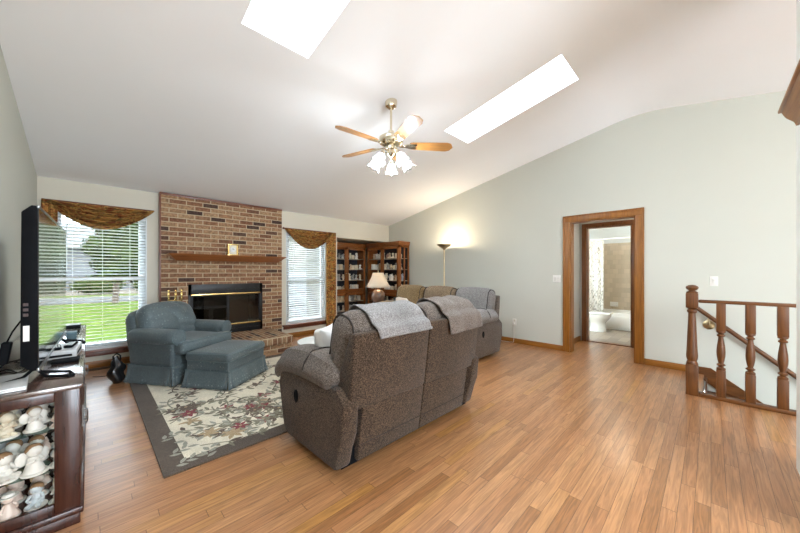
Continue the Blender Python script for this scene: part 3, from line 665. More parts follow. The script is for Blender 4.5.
# mantel
t = thing('mantel_shelf', 'reddish oak mantel shelf with angled ends across the brick', 'mantel', (1.655, FY, 1.42))
def mant(bm, hw0, hw1, d0, d1, z0, z1):
    hexa(bm, [(-hw0, 0, z0), (hw0, 0, z0), (hw0, -d0, z0), (-hw0, -d0, z0), (-hw1, 0, z1), (hw1, 0, z1), (hw1, -d1, z1), (-hw1, -d1, z1)])
M_MANT = wood('mantel_oak', (.24, .075, .022), (.34, .12, .035), axis='x')
bm = B(); mant(bm, .755, .84, .10, .20, .0, .075); link('molding', bm, M_MANT, t)
bm = B(); mant(bm, .845, .86, .205, .22, .075, .098); link('shelf_board', bm, M_MANT, t)
t = thing('mantel_clock', 'small cream and brass clock standing on the mantel shelf', 'clock', (1.66, FY-.09, 1.519))
bm = B(); add_box(bm, -.085, .085, -.03, .03, 0, .018, .004); add_box(bm, -.075, -.055, -.025, .025, .018, .17); add_box(bm, .055, .075, -.025, .025, .018, .17); add_box(bm, -.08, .08, -.03, .03, .165, .185, .005); link('case', bm, M_BRASS, t)
bm = B(); add_box(bm, -.055, .055, -.012, .012, .018, .165); link('body', bm, mat('ivory_face', (.8, .74, .58), .4, var=.03), t)
bm = B(); add_lathe(bm, [(.042, 0), (.042, .005), (.036, .007), (0, .007)], 24, T(0, -.012, .095) @ RX(PI/2)); dl = link('dial', bm, M_WHITE, t)
bm = B(); add_box(bm, -.002, .002, -.021, -.0195, .095, .125); add_box(bm, 0, .022, -.021, -.0195, .093, .097); link('hands', bm, M_BLACK, dl)
# fireplace tools
t = thing('fireplace_tools', 'brass fireplace tool set standing on the hearth behind the armchair', 'fireplace tools', (.865, 5.37, .2475))
bm = B(); add_lathe(bm, [(.095, 0), (.095, .012), (.05, .025), (.015, .03)], 20); add_tube(bm, [(0, 0, .02), (0, 0, .66)], .009); link('stand', bm, M_BRASS, t)
bm = B(); add_tube(bm, [(-.085, 0, .6), (.085, 0, .6)], .006); link('hook_bar', bm, M_BRASS, t)
for x, tp in ((-.075, 'shovel'), (.0, 'brush'), (.075, 'poker')):
    bm = B(); y = -.03 if x == 0 else 0
    add_tube(bm, [(x, y, .1), (x, y, .6)], .005); add_lathe(bm, [(.006, .58), (.013, .60), (.009, .63), (.014, .67), (.014, .705), (.008, .715), (.015, .73), (.012, .748), (0, .752)], 12, T(x, y, 0))
    add_puff(bm, (x, y, .09), (.07 if tp != 'poker' else .012, .02, .11), .008); link(tp, bm, M_BRASS, t)

# ------------------------------------------------------------------ draperies
M_DRAPE = blotch('brown_gold_drape', [(.08, .03, .014), (.26, .07, .025), (.14, .11, .04), (.55, .30, .08), (.30, .09, .03), (.10, .045, .02), (.62, .40, .14)], 13, bump=.3, stretch=(.45, 1, 1.3))
def swag(t, x0, x1, z, drop, yfront, folds=5.5, left_tail=0, skew=.5):
    """half-moon swag between two corners, horizontal curved folds"""
    def fn(u, v):
        s = 2*u-1; k = abs(s)**1.7
        sk = u**(math.log(.5)/math.log(skew)); s2 = 2*sk-1
        dz = drop*(1-abs(s2)**2.0)
        zz = z - dz*v - .012
        fold = math.sin(v*folds*2*PI + .8*math.sin(u*5))*.055*(.35+.65*math.sin(PI*u))*smooth(v*6)
        yy = -yfront*(.55+.45*math.sin(PI*min(1, v*.9+.1))) * (1-.15*abs(s2)**3) - .05*math.sin(PI*u)*v*(1-v*.6) - fold
        return Vector((x0+(x1-x0)*u, yy, zz + .25*fold))
    bm = B(); add_sheet(bm, fn, 60, 70); return solid(link('swag', bm, M_DRAPE, t, angle=80), .003)
t = thing('swag_valance', 'brown and gold floral swag valance over the window behind the television', 'valance', (0, YF, 0))
swag(t, -.385, .655, 2.125, .30, .12, skew=.5)
def cascade(t, x0, x1, ztop, zbot_in, zbot_out, yf, nf):
    def fn(u, v):
        zb = zbot_in + (zbot_out-zbot_in)*u
        return Vector((x0+(x1-x0)*u, -yf-.02*math.sin(u*nf*2*PI), ztop+(zb-ztop)*v))
    bm = B(); add_sheet(bm, fn, 60, 14); return solid(link('tail', bm, M_DRAPE, t, angle=80), .003)
cascade(t, -.40, -.27, 2.115, 1.72, 1.86, .10, 2)
bm = B(); add_tube(bm, [(-.40, -.07, 2.118), (.66, -.07, 2.118)], .011); add_tube(bm, [(-.38, 0, 2.118), (-.38, -.07, 2.118)], .008); add_tube(bm, [(.63, 0, 2.118), (.63, -.07, 2.118)], .008); link('curtain_rod', bm, M_SILL, t)
t = thing('swag_curtain', 'brown and gold floral swag with one long tail beside the alcove', 'curtain', (0, YF, 0))
swag(t, 2.60, 3.62, 2.075, .345, .11, skew=.52)
cascade(t, 3.465, 3.70, 2.07, .08, .08, .085, 3)
bm = B(); add_tube(bm, [(2.57, -.065, 2.07), (3.70, -.065, 2.07)], .012); add_ball(bm, (2.565, -.065, 2.07), .02); add_tube(bm, [(2.6, 0, 2.07), (2.6, -.065, 2.07)], .008); add_tube(bm, [(3.68, 0, 2.07), (3.68, -.065, 2.07)], .008); link('curtain_rod', bm, M_SILL, t)

# ------------------------------------------------------------------ rug
t = thing('area_rug', 'cream floral area rug with brown border under the blue armchair', 'rug', (1.86, 3.475, 0.0005))
HW, HD = 1.54, 1.14
M_RUGB = tweed('rug_border', (.065, .047, .034), (.085, .062, .046), (.115, .085, .062), 220, .3)
M_RUGF = tweed('rug_field', (.55, .49, .37), (.64, .58, .45), (.72, .66, .53), 220, .3)
M_RL = [tweed('rug_olive', (.13, .12, .075), (.18, .165, .11), (.23, .21, .15), 220, .3), tweed('rug_brown', (.07, .045, .03), (.10, .065, .045), (.13, .09, .06), 220, .3),
        tweed('rug_grey', (.22, .215, .17), (.28, .27, .22), (.34, .33, .27), 220, .3), tweed('rug_maroon', (.13, .012, .02), (.19, .02, .03), (.25, .04, .05), 220, .3), tweed('rug_tan', (.28, .19, .10), (.34, .24, .13), (.4, .3, .18), 220, .3)]
bm = B(); bw = .13
for a in ((-HW, HW, -HD, -HD+bw), (-HW, HW, HD-bw, HD), (-HW, -HW+bw, -HD+bw, HD-bw), (HW-bw, HW, -HD+bw, HD-bw)): add_box(bm, a[0], a[1], a[2], a[3], 0, .011)
link('border', bm, M_RUGB, t)
bm = B(); add_box(bm, -HW+bw, HW-bw, -HD+bw, HD-bw, 0, .0115, mi=0)
rr = random.Random(11); ZL = [.0117]
def flat(pts, mi):
    ZL[0] += 1.5e-7
    f = bm.faces.new([bm.verts.new((x, y, ZL[0])) for x, y in pts]); f.material_index = mi
def leaf(x, y, a, L_, W_, mi):
    c, s = math.cos(a), math.sin(a)
    P = [(0, 0), (.25, .38), (.5, .5), (.75, .33), (1, 0), (.75, -.33), (.5, -.5), (.25, -.38)]
    flat([(x+L_*p*c-W_*q*s, y+L_*p*s+W_*q*c) for p, q in P], mi)
def flower(x, y, r, mi):
    a0 = rr.uniform(0, 6); n = rr.choice((5, 6, 7))
    for k in range(n): leaf(x, y, a0+k*2*PI/n+rr.uniform(-.2, .2), r*rr.uniform(.8, 1.2), r*.42, mi if rr.random() < .75 else (2 if mi == 4 else mi))
    flat([(x+r*.18*math.cos(k), y+r*.18*math.sin(k)) for k in range(6)], 5)
def inside(x, y): return abs(x) < HW-bw-.0 and abs(y) < HD-bw-.0
def vine(x, y, a, n, depth=0):
    pts = []
    cur = rr.uniform(-.3, .3)
    for i in range(n):
        pts.append((x, y)); cur += rr.uniform(-.18, .18); cur = max(-.4, min(.4, cur)); a += cur*.6
        x += .045*math.cos(a); y += .045*math.sin(a)
        if not inside(x, y): break
        if i % 2 == 1:
            for sd in (1, -1):
                if rr.random() < .8: leaf(x, y, a+sd*rr.uniform(.5, 1.1), rr.uniform(.06, .105), rr.uniform(.026, .04), rr.choice((1, 1, 3, 3, 2)))
        if depth < 2 and i > 2 and rr.random() < .16: vine(x, y, a+rr.choice((-1, 1))*rr.uniform(.6, 1.1), n//2+2, depth+1)
    mi = rr.choice((2, 1, 1)); wv = .006
    for (xa, ya), (xb, yb_) in zip(pts, pts[1:]):
        d = math.hypot(xb-xa, yb_-ya) or 1; nx, ny = -(yb_-ya)/d*wv, (xb-xa)/d*wv
        flat([(xa+nx, ya+ny), (xa-nx, ya-ny), (xb-nx, yb_-ny), (xb+nx, yb_+ny)], mi)
    if len(pts) > 3 and rr.random() < .55 and inside(pts[-1][0]*1.05, pts[-1][1]*1.05): flower(*pts[-1], rr.uniform(.07, .095), rr.choice((4, 2, 5, 2, 4)))
for gx in range(9):
    for gy in range(7):
        x = -HW+bw+.12+gx*.32+rr.uniform(-.09, .09); y = -HD+bw+.10+gy*.30+rr.uniform(-.09, .09)
        if inside(x, y): vine(x, y, rr.uniform(0, 6.28), rr.randint(8, 13))
# corner sprays growing over the border at the near left corner
for (x, y, a) in ((-HW+.06, -HD+.24, .4), (-HW+.07, -HD+.08, .3), (-HW+.05, -HD+.5, .7), (-HW+.24, -HD+.05, 1.2)):
    for k in range(5): leaf(x+.03*k*math.cos(a), y+.03*k*math.sin(a), a+(.7 if k % 2 else -.7), .075, .032, 3)
link('field', bm, [M_RUGF]+M_RL, t)

# ------------------------------------------------------------------ recliners
M_TWEED = tweed('brown_tweed', (.018, .011, .007), (.050, .031, .019), (.116, .076, .049), 230, .35)
M_TWEEDG = tweed('grey_brown_tweed', (.06, .045, .036), (.115, .092, .077), (.19, .158, .136), 230, .35)
M_TAN = tweed('olive_tan_tweed', (.13, .082, .036), (.23, .15, .07), (.34, .235, .12), 190, .4)
M_BRN = tweed('warm_brown_tweed', (.11, .073, .042), (.215, .15, .092), (.32, .235, .155), 190, .4)
M_PIPE = mat('dark_piping', (.03, .022, .018), .9, var=.2)
M_THROWG = tweed('grey_throw_knit', (.15, .14, .137), (.23, .217, .213), (.31, .296, .292), 240, .6)
M_THROWB = tweed('taupe_throw_knit', (.085, .066, .055), (.15, .12, .10), (.23, .19, .165), 240, .6)
TILT = math.radians(12); BC = Vector((0, -.258, .70)); BT, BH = .25, .58
def bmtx(xc): return T(xc, BC.y, BC.z) @ RX(TILT)
def back_path(e=.012, start=.0, tail=.80):
    """(y,z) line hugging a back cushion: up the front, over the top and down behind the shell"""
    h, t, r = BH/2+e, BT/2+e, .115
    P = [(t, start)]+[(t, start+(h-r-start)*k/4) for k in range(1, 5)]
    P += [(t-r+r*math.cos(a*PI/12), h-r+r*math.sin(a*PI/12)) for a in range(1, 7)]
    P += [(-t+r-r*math.sin(a*PI/12), h-r+r*math.cos(a*PI/12)) for a in range(0, 5)]
    out = []
    for y, z in P:
        v = RX(TILT) @ Vector((0, y, z)); out.append((BC.y+v.y, BC.z+v.z))
    out += [(-.492, .895), (-.502, .86), (-.506, .83), (-.508, tail)]
    return out
def poly_at(P, t):
    L_ = [0]
    for a, b_ in zip(P, P[1:]): L_.append(L_[-1]+math.hypot(b_[0]-a[0], b_[1]-a[1]))
    d = t*L_[-1]
    for i in range(len(P)-1):
        if d <= L_[i+1] or i == len(P)-2:
            k = (d-L_[i])/max(1e-6, L_[i+1]-L_[i]); return (P[i][0]+(P[i+1][0]-P[i][0])*k, P[i][1]+(P[i+1][1]-P[i][1])*k)
def recliner(name, label, cat, W, n, loc, rz, body, seatm, backm, latch=True):
    t = thing(name, label, cat, loc, rz); hw = W/2; sw = (W-.10)/n; iw = (W-.44)/n
    bm = B(); add_box(bm, -hw+.06, hw-.06, -.34, .30, .03, .14); link('base', bm, M_BLACK, t)
    for x in (-hw+.12, hw-.12):
        for y in (-.28, .24):
            bm = B(); add_lathe(bm, [(.02, .0), (.025, .032)], 12, T(x, y, 0)); link('foot', bm, M_BLACK, t)
    side = [(-.362, .045), (.29, .045), (.345, .085), (.385, .22), (.405, .40), (.40, .50), (.36, .54), (-.36, .54), (-.455, .46), (-.425, .28)]
    for s in (-1, 1):
        bm = B(); add_prism(bm, side, min(s*hw, s*(hw-.115)), max(s*hw, s*(hw-.115)), 'x', bev=.025); sp = link('side_panel', bm, body, t)
        bm = B()
        def droop(p):
            y = p.y; k = smooth((y-.16)/.26)
            p.z -= .10*k*k; p.z += .02*math.sin((y+.4)*5)
            if abs(p.x) > .10: p.z -= .02
            return p
        add_puff(bm, (s*(hw-.115), .085, .59), (.29, .80, .15), .075, (.0, .02, .03), fn=droop, mid=10); link('arm_pad', bm, backm[0 if s < 0 else -1], t)
        bm = B(); add_tube(bm, [(s*(hw-.115)+u*.146, -.02, .613+.03*.94*(1-u*u)-(.02 if abs(u) > .69 else .02*max(0, abs(u)-.55)/.14)+(.075 if abs(u) < .483 else math.sqrt(max(0, .075**2-(abs(u)*.145-.07)**2)))) for u in [k/12 for k in range(-12, 13)]], .0055, 6); link('arm_seam', bm, M_PIPE, t)
        if latch:
            bm = B(); add_lathe(bm, [(.034, -.002), (.034, .006), (.026, .008), (.024, .003), (0, .003)], 20, T(s*hw, .13, .37) @ RY(s*PI/2) @ Matrix.Diagonal((1.35, .8, 1, 1))); add_box(bm, s*hw-.004, s*hw+.012, .122, .138, .345, .395, .004); link('recliner_latch', bm, M_BLACK, t)
    up = [(-.43, .40), (-.488, .86), (-.478, .885), (-.435, .885), (-.285, .56), (-.33, .47)]
    lo = [(-.372, .05), (-.425, .405), (-.34, .42), (-.30, .05)]
    for i in range(n):
        xc = -hw+.05+sw*(i+.5); a, b_ = xc-sw/2+.004, xc+sw/2-.004
        bm = B(); add_prism(bm, up, a, b_, 'x', bev=.018); sh = link('back_panel', bm, body, t)
        bm = B(); la = a+(.105 if i == 0 else 0); lb = b_-(.105 if i == n-1 else 0)
        add_prism(bm, lo, la, lb, 'x', bev=.012); link('back_skirt', bm, body, sh)
        bm = B(); add_tube(bm, [(la+.01, -.388, .16), (lb-.01, -.388, .16)], .0035, 6); link('seam', bm, M_PIPE, sh)
        def sag(p):
            p.y += .02*math.sin(p.x*9+i*2)*.4 - .015*math.exp(-((p.z+.02)/.05)**2)*(1 if p.y > 0 else 0); return p
        bm = B(); add_puff(bm, (0, 0, 0), (sw-.012, BT, BH), .11, (.0, .02, .025), bmtx(xc), sag, mid=6); bc = link('back_cushion', bm, backm[i], t)
        for s in (-1, 1):
            pts = []; hh, tt, r = BH/2-.012, BT/2-.013, .095
            for cy, cz_, a0 in ((tt-r, hh-r, 0), (-tt+r, hh-r, 1), (-tt+r, -hh+r, 2), (tt-r, -hh+r, 3)):
                for k in range(6): an = a0*PI/2+k*PI/10; pts.append(bmtx(xc) @ Vector((s*(sw/2-.052), cy+r*math.cos(an), cz_+r*math.sin(an))))
            bm = B(); add_tube(bm, pts, .0065, 6, closed=True); link('piping', bm, M_PIPE, bc)
        xs_ = -hw+.22+iw*(i+.5)
        bm = B(); add_puff(bm, (xs_, .10, .385), (iw-.01, .66, .20), .08, (0, .02, .03)); link('seat_cushion', bm, seatm, t)
        bm = B(); add_puff(bm, (xs_, .385, .235), (iw-.01, .10, .33), .045, (0, .02, 0)); link('footrest', bm, body, t)
    return t
def throw(name, label, parent_loc, rz, x0, x1, tail, start, m, slant=0, wav=.01, seed=0):
    o = thing(name, label, 'blanket', parent_loc, rz)
    Pa, Pb = back_path(.028, start, tail), back_path(.028, start, tail-slant)
    rr_ = random.Random(seed); ph = rr_.uniform(0, 6)
    def fn(u, v):
        a, b_ = poly_at(Pa, v), poly_at(Pb, v); y = a[0]+(b_[0]-a[0])*u; z = a[1]+(b_[1]-a[1])*u
        wv = wav*abs(math.sin(u*7+ph+v*2)); x = x0+(x1-x0)*u + .02*math.sin(v*6+ph)
        return Vector((x, y-(wv if v > .8 else 0), z+wv*(1 if v < .8 else 0)))
    bm = B(); add_sheet(bm, fn, 24, 48); solid(link('cloth', bm, m, o, angle=80), .008, 0); return o
LV = (1.785, 1.95, .001)
recliner('loveseat', 'brown tweed reclining loveseat seen from behind beside the rug', 'loveseat', 1.49, 2, LV, 0, M_TWEED, M_TWEEDG, [M_TWEEDG, M_TWEEDG])
throw('throw_blanket', 'light grey knit throw over the left back cushion of the loveseat', LV, 0, -.52, -.02, .835, .05, M_THROWG, -.015, .006, 1)
throw('throw_blanket', 'taupe knit throw over the right back cushion of the loveseat', LV, 0, .20, .66, .76, .0, M_THROWB, -.01, .012, 4)
SF = (4.04, 3.33, .001)
recliner('sofa', 'three seat reclining sofa in tan and grey along the right wall', 'sofa', 2.14, 3, SF, PI/2, M_TWEEDG, M_TWEEDG, [M_THROWG, M_BRN, M_TAN])
t = thing('throw_pillow', 'white square cushion on the loveseat beside its arm', 'pillow', (1.33, 2.06, .655), math.radians(35))
def pinch(p):
    k = abs(p.x/.19)**3*abs(p.z/.19)**3; p.y *= 1-.75*min(1, max(abs(p.x), abs(p.z))/.19)**4; p.x *= 1+.12*min(1, k); p.z *= 1+.12*min(1, k); return p
bm = B(); add_puff(bm, (0, 0, 0), (.36, .13, .36), .03, (0, .05, 0), RX(math.radians(-14)), pinch, mid=8); link('cushion_cover', bm, mat('white_cotton', (.74, .74, .73), .9, var=.04, bump=.2), t)
t = thing('throw_pillow', 'small cream cushion on the far seat of the sofa', 'pillow', (4.06, 3.98, .63), math.radians(70))
bm = B(); add_puff(bm, (0, 0, 0), (.36, .13, .30), .03, (0, .05, 0), RX(math.radians(-16)), pinch, mid=8); link('cushion_cover', bm, mat('cream_cotton', (.68, .58, .50), .9, var=.05, bump=.2), t)

# ------------------------------------------------------------------ blue armchair and ottoman
M_BLUE = tweed('blue_grey_damask', (.072, .098, .107), (.088, .117, .126), (.11, .142, .15), 160, .06)
nt = M_BLUE.node_tree; b = nt.nodes['Principled BSDF']; b.inputs['Roughness'].default_value = .55; b.inputs['Specular IOR Level'].default_value = .4
v2 = N(nt, 'ShaderNodeTexVoronoi'); v2.inputs['Scale'].default_value = 26; v2.inputs['Randomness'].default_value = .25
tc = [n for n in nt.nodes if n.type == 'TEX_COORD'][0]; nt.links.new(tc.outputs['Object'], v2.inputs[0])
cr = N(nt, 'ShaderNodeValToRGB'); cr.color_ramp.elements[0].position = .12; cr.color_ramp.elements[0].color = (.33, .37, .37, 1); cr.color_ramp.elements[1].position = .2; cr.color_ramp.elements[1].color = (.0, .0, .0, 1)
nt.links.new(v2.outputs['Distance'], cr.inputs[0]); src = b.inputs['Base Color'].links[0].from_socket
mx = N(nt, 'ShaderNodeMix', data_type='RGBA', blend_type='ADD'); mx.inputs[0].default_value = .42
nt.links.new(src, mx.inputs[6]); nt.links.new(cr.outputs[0], mx.inputs[7]); nt.links.new(mx.outputs[2], b.inputs['Base Color'])
M_BPIPE = mat('blue_piping', (.10, .14, .15), .6, var=.1)
def skirt(t, hx, hy, z1, pleats=True):
    def ring(u):
        per = [(hx, hy), (-hx, hy), (-hx, -hy), (hx, -hy)]; s = u*4; i = int(s) % 4; k = s-int(s)
        a, b_ = per[i], per[(i+1) % 4]; return a[0]+(b_[0]-a[0])*k, a[1]+(b_[1]-a[1])*k, k
    def fn(u, v):
        x, y, k = ring(min(u, .99999)); e = min(k, 1-k)
        fl = .004+.028*v*v; pl = .014*math.exp(-((e-.05)/.012)**2)*v
        l = math.hypot(x, y); fx = fl*(1 if abs(abs(x)-hx) < 1e-6 else 0)*math.copysign(1, x); fy = fl*(1 if abs(abs(y)-hy) < 1e-6 else 0)*math.copysign(1, y)
        sx_ = math.copysign(pl, x) if abs(abs(x)-hx) < 1e-6 else 0; sy_ = math.copysign(pl, y) if abs(abs(y)-hy) < 1e-6 else 0
        return Vector((x+fx-sx_+.004*math.sin(k*23)*v*(1 if fx else 0), y+fy-sy_+.004*math.sin(k*23)*v*(1 if fy else 0), z1-(z1-.008)*v))
    bm = B(); add_sheet(bm, fn, 240, 6); bmesh.ops.remove_doubles(bm, verts=bm.verts, dist=1e-5)
    solid(link('skirt', bm, M_BLUE, t, angle=50), .004)
    bm = B(); add_tube(bm, [(x, y, z1) for x, y in ((hx+.005, hy+.005), (-hx-.005, hy+.005), (-hx-.005, -hy-.005), (hx+.005, -hy-.005))], .005, 6, closed=True); link('skirt_piping', bm, M_BPIPE, t)
t = thing('armchair', 'blue grey damask armchair with rolled arms in front of the fireplace', 'armchair', (.81, 4.60, .0125), math.radians(213))
hx, hy = .40, .30
bm = B(); add_puff(bm, (0, 0, .27), (hx*2-.03, hy*2-.02, .20), .02); link('body', bm, M_BLUE, t)
skirt(t, hx, hy, .20)
for s in (-1, 1):
    bm = B(); add_puff(bm, (s*(hx-.075), -.005, .37), (.15, .60, .34), .04); ar = link('arm', bm, M_BLUE, t)
    bm = B()
    def roll(p):
        p.x *= 1+.06*math.sin(p.y*14); return p
    add_puff(bm, (s*(hx-.055), .01, .515), (.20, .64, .17), .084, fn=roll, mid=8); link('arm_roll', bm, M_BLUE, ar)
    bm = B(); add_lathe(bm, [(.082, 0), (.078, .012), (.05, .018), (.02, .014), (0, .018)], 20, T(s*(hx-.055), .325, .515) @ RX(-PI/2)); link('arm_front', bm, M_BLUE, ar)
    bm = B(); add_tube(bm, [(s*(hx-.055)+.083*math.cos(a), .33, .515+.083*math.sin(a)) for a in [k*PI/10 for k in range(20)]], .005, 6, closed=True); link('piping', bm, M_BPIPE, ar)
def brow(p):
    k = smooth((p.z+.05)/.4); p.x *= 1-.10*k; p.z -= .05*(abs(p.x)/.36)**3*(1 if p.z > 0 else 0); return p
bm = B(); add_puff(bm, (0, 0, 0), (hx*2-.06, .15, .62), .07, (0, .01, .02), T(0, -.34, .485) @ RX(math.radians(15)), brow, mid=6); link('backrest', bm, M_BLUE, t)
bm = B(); wr = random.Random(5); ws = [(wr.uniform(-.3, .3), wr.uniform(-.2, .2), wr.uniform(0, 3.1), wr.uniform(.012, .022)) for _ in range(9)]
def sag2(p):
    p = brow(p)
    if p.y > -.05:
        for wx, wz, an, am in ws:
            d = (p.x-wx)*math.sin(an)+(p.z-wz)*math.cos(an); l = (p.x-wx)*math.cos(an)-(p.z-wz)*math.sin(an)
            p.y -= am*math.exp(-(d/.022)**2-(l/.16)**2)
    return p
add_puff(bm, (0, 0, 0), (.70, .20, .47), .09, (0, .05, .02), T(0, -.21, .625) @ RX(math.radians(21)), sag2, mid=18); bcu = link('back_cushion', bm, M_BLUE, t)
bm = B(); mt = T(0, -.21, .625) @ RX(math.radians(21)); pp = []
for k in range(48):
    an = 2*PI*k/48; ca, sa = math.cos(an), math.sin(an); n_ = 3.2; rr0 = (abs(ca)**n_+abs(sa)**n_)**(-1/n_)
    q = brow(Vector((.333*rr0*ca, .055, .222*rr0*sa))); pp.append(mt @ q)
add_tube(bm, pp, .006, 6, closed=True); link('piping', bm, M_BPIPE, bcu)
def tc_(p): return p
bm = B(); add_puff(bm, (0, .085, .40), (.50, .62, .14), .04, (0, .01, .025)); add_puff(bm, (0, .335, .395), (.74, .14, .135), .04, (0, .01, .01)); sc_ = link('seat_cushion', bm, M_BLUE, t)
bm = B()
for z in (.345, .455): add_tube(bm, [(-.365, .396, z), (.365, .396, z)], .005, 6)
link('piping', bm, M_BPIPE, sc_)
t = thing('ottoman', 'blue grey damask ottoman with skirt in front of the armchair', 'ottoman', (1.146, 3.975, .0125), math.radians(216))
bm = B(); add_puff(bm, (0, 0, .235), (.64, .50, .11), .015); link('body', bm, M_BLUE, t)
skirt(t, .325, .255, .19)
bm = B(); add_puff(bm, (0, 0, .325), (.67, .535, .10), .04, (0, 0, .03)); oc = link('cushion', bm, M_BLUE, t)
for z in (.285, .362):
    bm = B(); a, b_ = .328, .261; add_tube(bm, [(a, b_-.03, z), (a-.03, b_, z), (-a+.03, b_, z), (-a, b_-.03, z), (-a, -b_+.03, z), (-a+.03, -b_, z), (a-.03, -b_, z), (a, -b_+.03, z)], .005, 6, closed=True); link('piping', bm, M_BPIPE, oc)
t = thing('bag', 'shiny black bag on the floor behind the blue armchair', 'bag', (.222, 4.75, .001))
bm = B()
def lump(p): p.x += .012*math.sin(p.z*40+p.y*20); p.y += .01*math.sin(p.x*45+p.z*15); p.x *= 1-.45*smooth((p.z)/.14); p.y *= 1-.45*smooth(p.z/.14); return p
add_puff(bm, (0, 0, .14), (.13, .14, .28), .06, (0.01, .01, .02), fn=lump, mid=8); link('sack', bm, mat('black_vinyl', (.01, .01, .011), .22, var=.2), t)
bm = B(); add_tube(bm, [(-.03, 0, .25), (-.03, 0, .30), (0, 0, .33), (.03, 0, .30), (.03, 0, .25)], .008, 8); link('handle', bm, M_BLACK, t)
t = thing('floor_vent', 'dark metal floor vent below the left window', 'floor vent', (.10, 5.58, .001)); bm = B(); add_box(bm, -.14, .14, -.05, .05, 0, .005)
for i in range(10): add_box(bm, -.12+i*.025, -.108+i*.025, -.04, .04, .005, .008)
link('grille', bm, mat('brown_metal', (.07, .045, .03), .5, metal=.5), t)
t = thing('coffee_table', 'round white coffee table on the rug beyond the loveseat', 'table', (1.97, 3.16, .0125))
bm = B(); add_lathe(bm, [(0, .415), (.30, .415), (.335, .425), (.34, .435), (.335, .445), (0, .447)], 48); link('tabletop', bm, mat('glossy_white_top', (.80, .80, .79), .12, var=.02, coat=.5), t)
bm = B(); add_lathe(bm, [(.2, 0), (.2, .02), (.06, .05), (.04, .10), (.05, .25), (.04, .36), (.12, .415)], 28); link('pedestal', bm, mat('grey_white_paint', (.6, .6, .6), .4, var=.03), t)

# ------------------------------------------------------------------ glazed bookcases with ornaments
SHZ = [.12, .30, .53, .80, 1.05, 1.31, 1.57]
def bookcase(label, w_, loc, rz, glass_end=False, depth=.345, H=1.95):
    t = thing('display_cabinet', label, 'cabinet', loc, rz); hw = w_/2; d = depth
    bm = B(); add_box(bm, -hw, hw, .012, d-.012, 0, .075); link('plinth', bm, M_CABX, t)
    for s in (-1, 1):
        xa, xb = sorted((s*hw, s*(hw-.022))); bm = B()
        if s == 1 and glass_end:
            add_box(bm, xa, xb, .02, .075, .06, H-.06); add_box(bm, xa, xb, d-.045, d, .06, H-.06); add_box(bm, xa, xb, d*.5-.018+.015, d*.5+.018+.015, .06, H-.06)
            for z in ((.06, .12), (.735, .80), (H-.13, H-.06)): add_box(bm, xa, xb, .02, d, *z)
            sp = link('side_panel', bm, M_CABZ, t); bm = B(); add_box(bm, xa+.009, xb-.009, .03, d-.02, .1, H-.1); link('glass_pane', bm, M_GLASS, sp)
        else: add_box(bm, xa, xb, .02, d, .06, H-.06); link('side_panel', bm, M_CABZ, t)
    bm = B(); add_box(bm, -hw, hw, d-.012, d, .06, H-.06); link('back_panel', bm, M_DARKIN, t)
    bm = B(); add_box(bm, -hw, hw, .02, d, H-.10, H-.06); add_box(bm, -hw, hw, .02, d, .06, .085); add_box(bm, -hw, hw, .02, .045, .735, .795); link('carcass', bm, M_CABX, t)
    bm = B(); add_box(bm, -hw-.012, hw+.012, -.004, d, H-.085, H-.06, .004); add_box(bm, -hw-.022, hw+.022, -.014, d, H-.06, H-.03, .008); add_box(bm, -hw-.034, hw+.034, -.026, d, H-.03, H, .006); link('cornice', bm, M_CABX, t)
    for z in SHZ[1:]:
        bm = B(); add_box(bm, -hw+.024, hw-.024, .05, d-.014, z-.012, z, .002)
        link('shelf', bm, M_CABX if z == .80 else mat('glass_shelf', (.50, .55, .52), .2) if 0 else M_SHELF, t)
    n = 2; dw = (2*hw-.02)/n
    for z0, z1 in ((.09, .745), (.785, H-.105)):
        for i in range(n):
            a = -hw+.01+dw*i+.003; b_ = a+dw-.006; bm = B(); fw = .055
            for q in ((a, a+fw, z0, z1), (b_-fw, b_, z0, z1), (a, b_, z0, z0+.055), (a, b_, z1-.06, z1)): add_box(bm, q[0], q[1], 0, .02, q[2], q[3], .004)
            dr = link('door', bm, M_CABZ, t); bm = B(); add_box(bm, a+fw-.005, b_-fw+.005, .008, .012, z0+.05, z1-.05); link('glass_pane', bm, M_GLASS, dr)
            bm = B(); add_ball(bm, ((b_-.028) if i == 0 else (a+.028), -.012, (z0+z1)/2-.1), .011, 10); link('knob', bm, M_ABRASS, dr)
    return t
M_SHELF = mat('pale_shelf', (.42, .36, .27), .4, var=.1)
M_FIGS = [mat('ivory_porcelain', (.84, .76, .60), .25, var=.12, scale=14, coat=.3), mat('white_bisque', (.88, .86, .80), .3, var=.06, scale=14, coat=.3),
          mat('tan_ceramic', (.68, .53, .35), .3, var=.25, scale=14), mat('blue_ceramic', (.30, .38, .46), .3, var=.3, scale=14), mat('rose_ceramic', (.55, .33, .26), .3, var=.3, scale=14), mat('grey_ceramic', (.42, .41, .38), .3, var=.2, scale=14)]
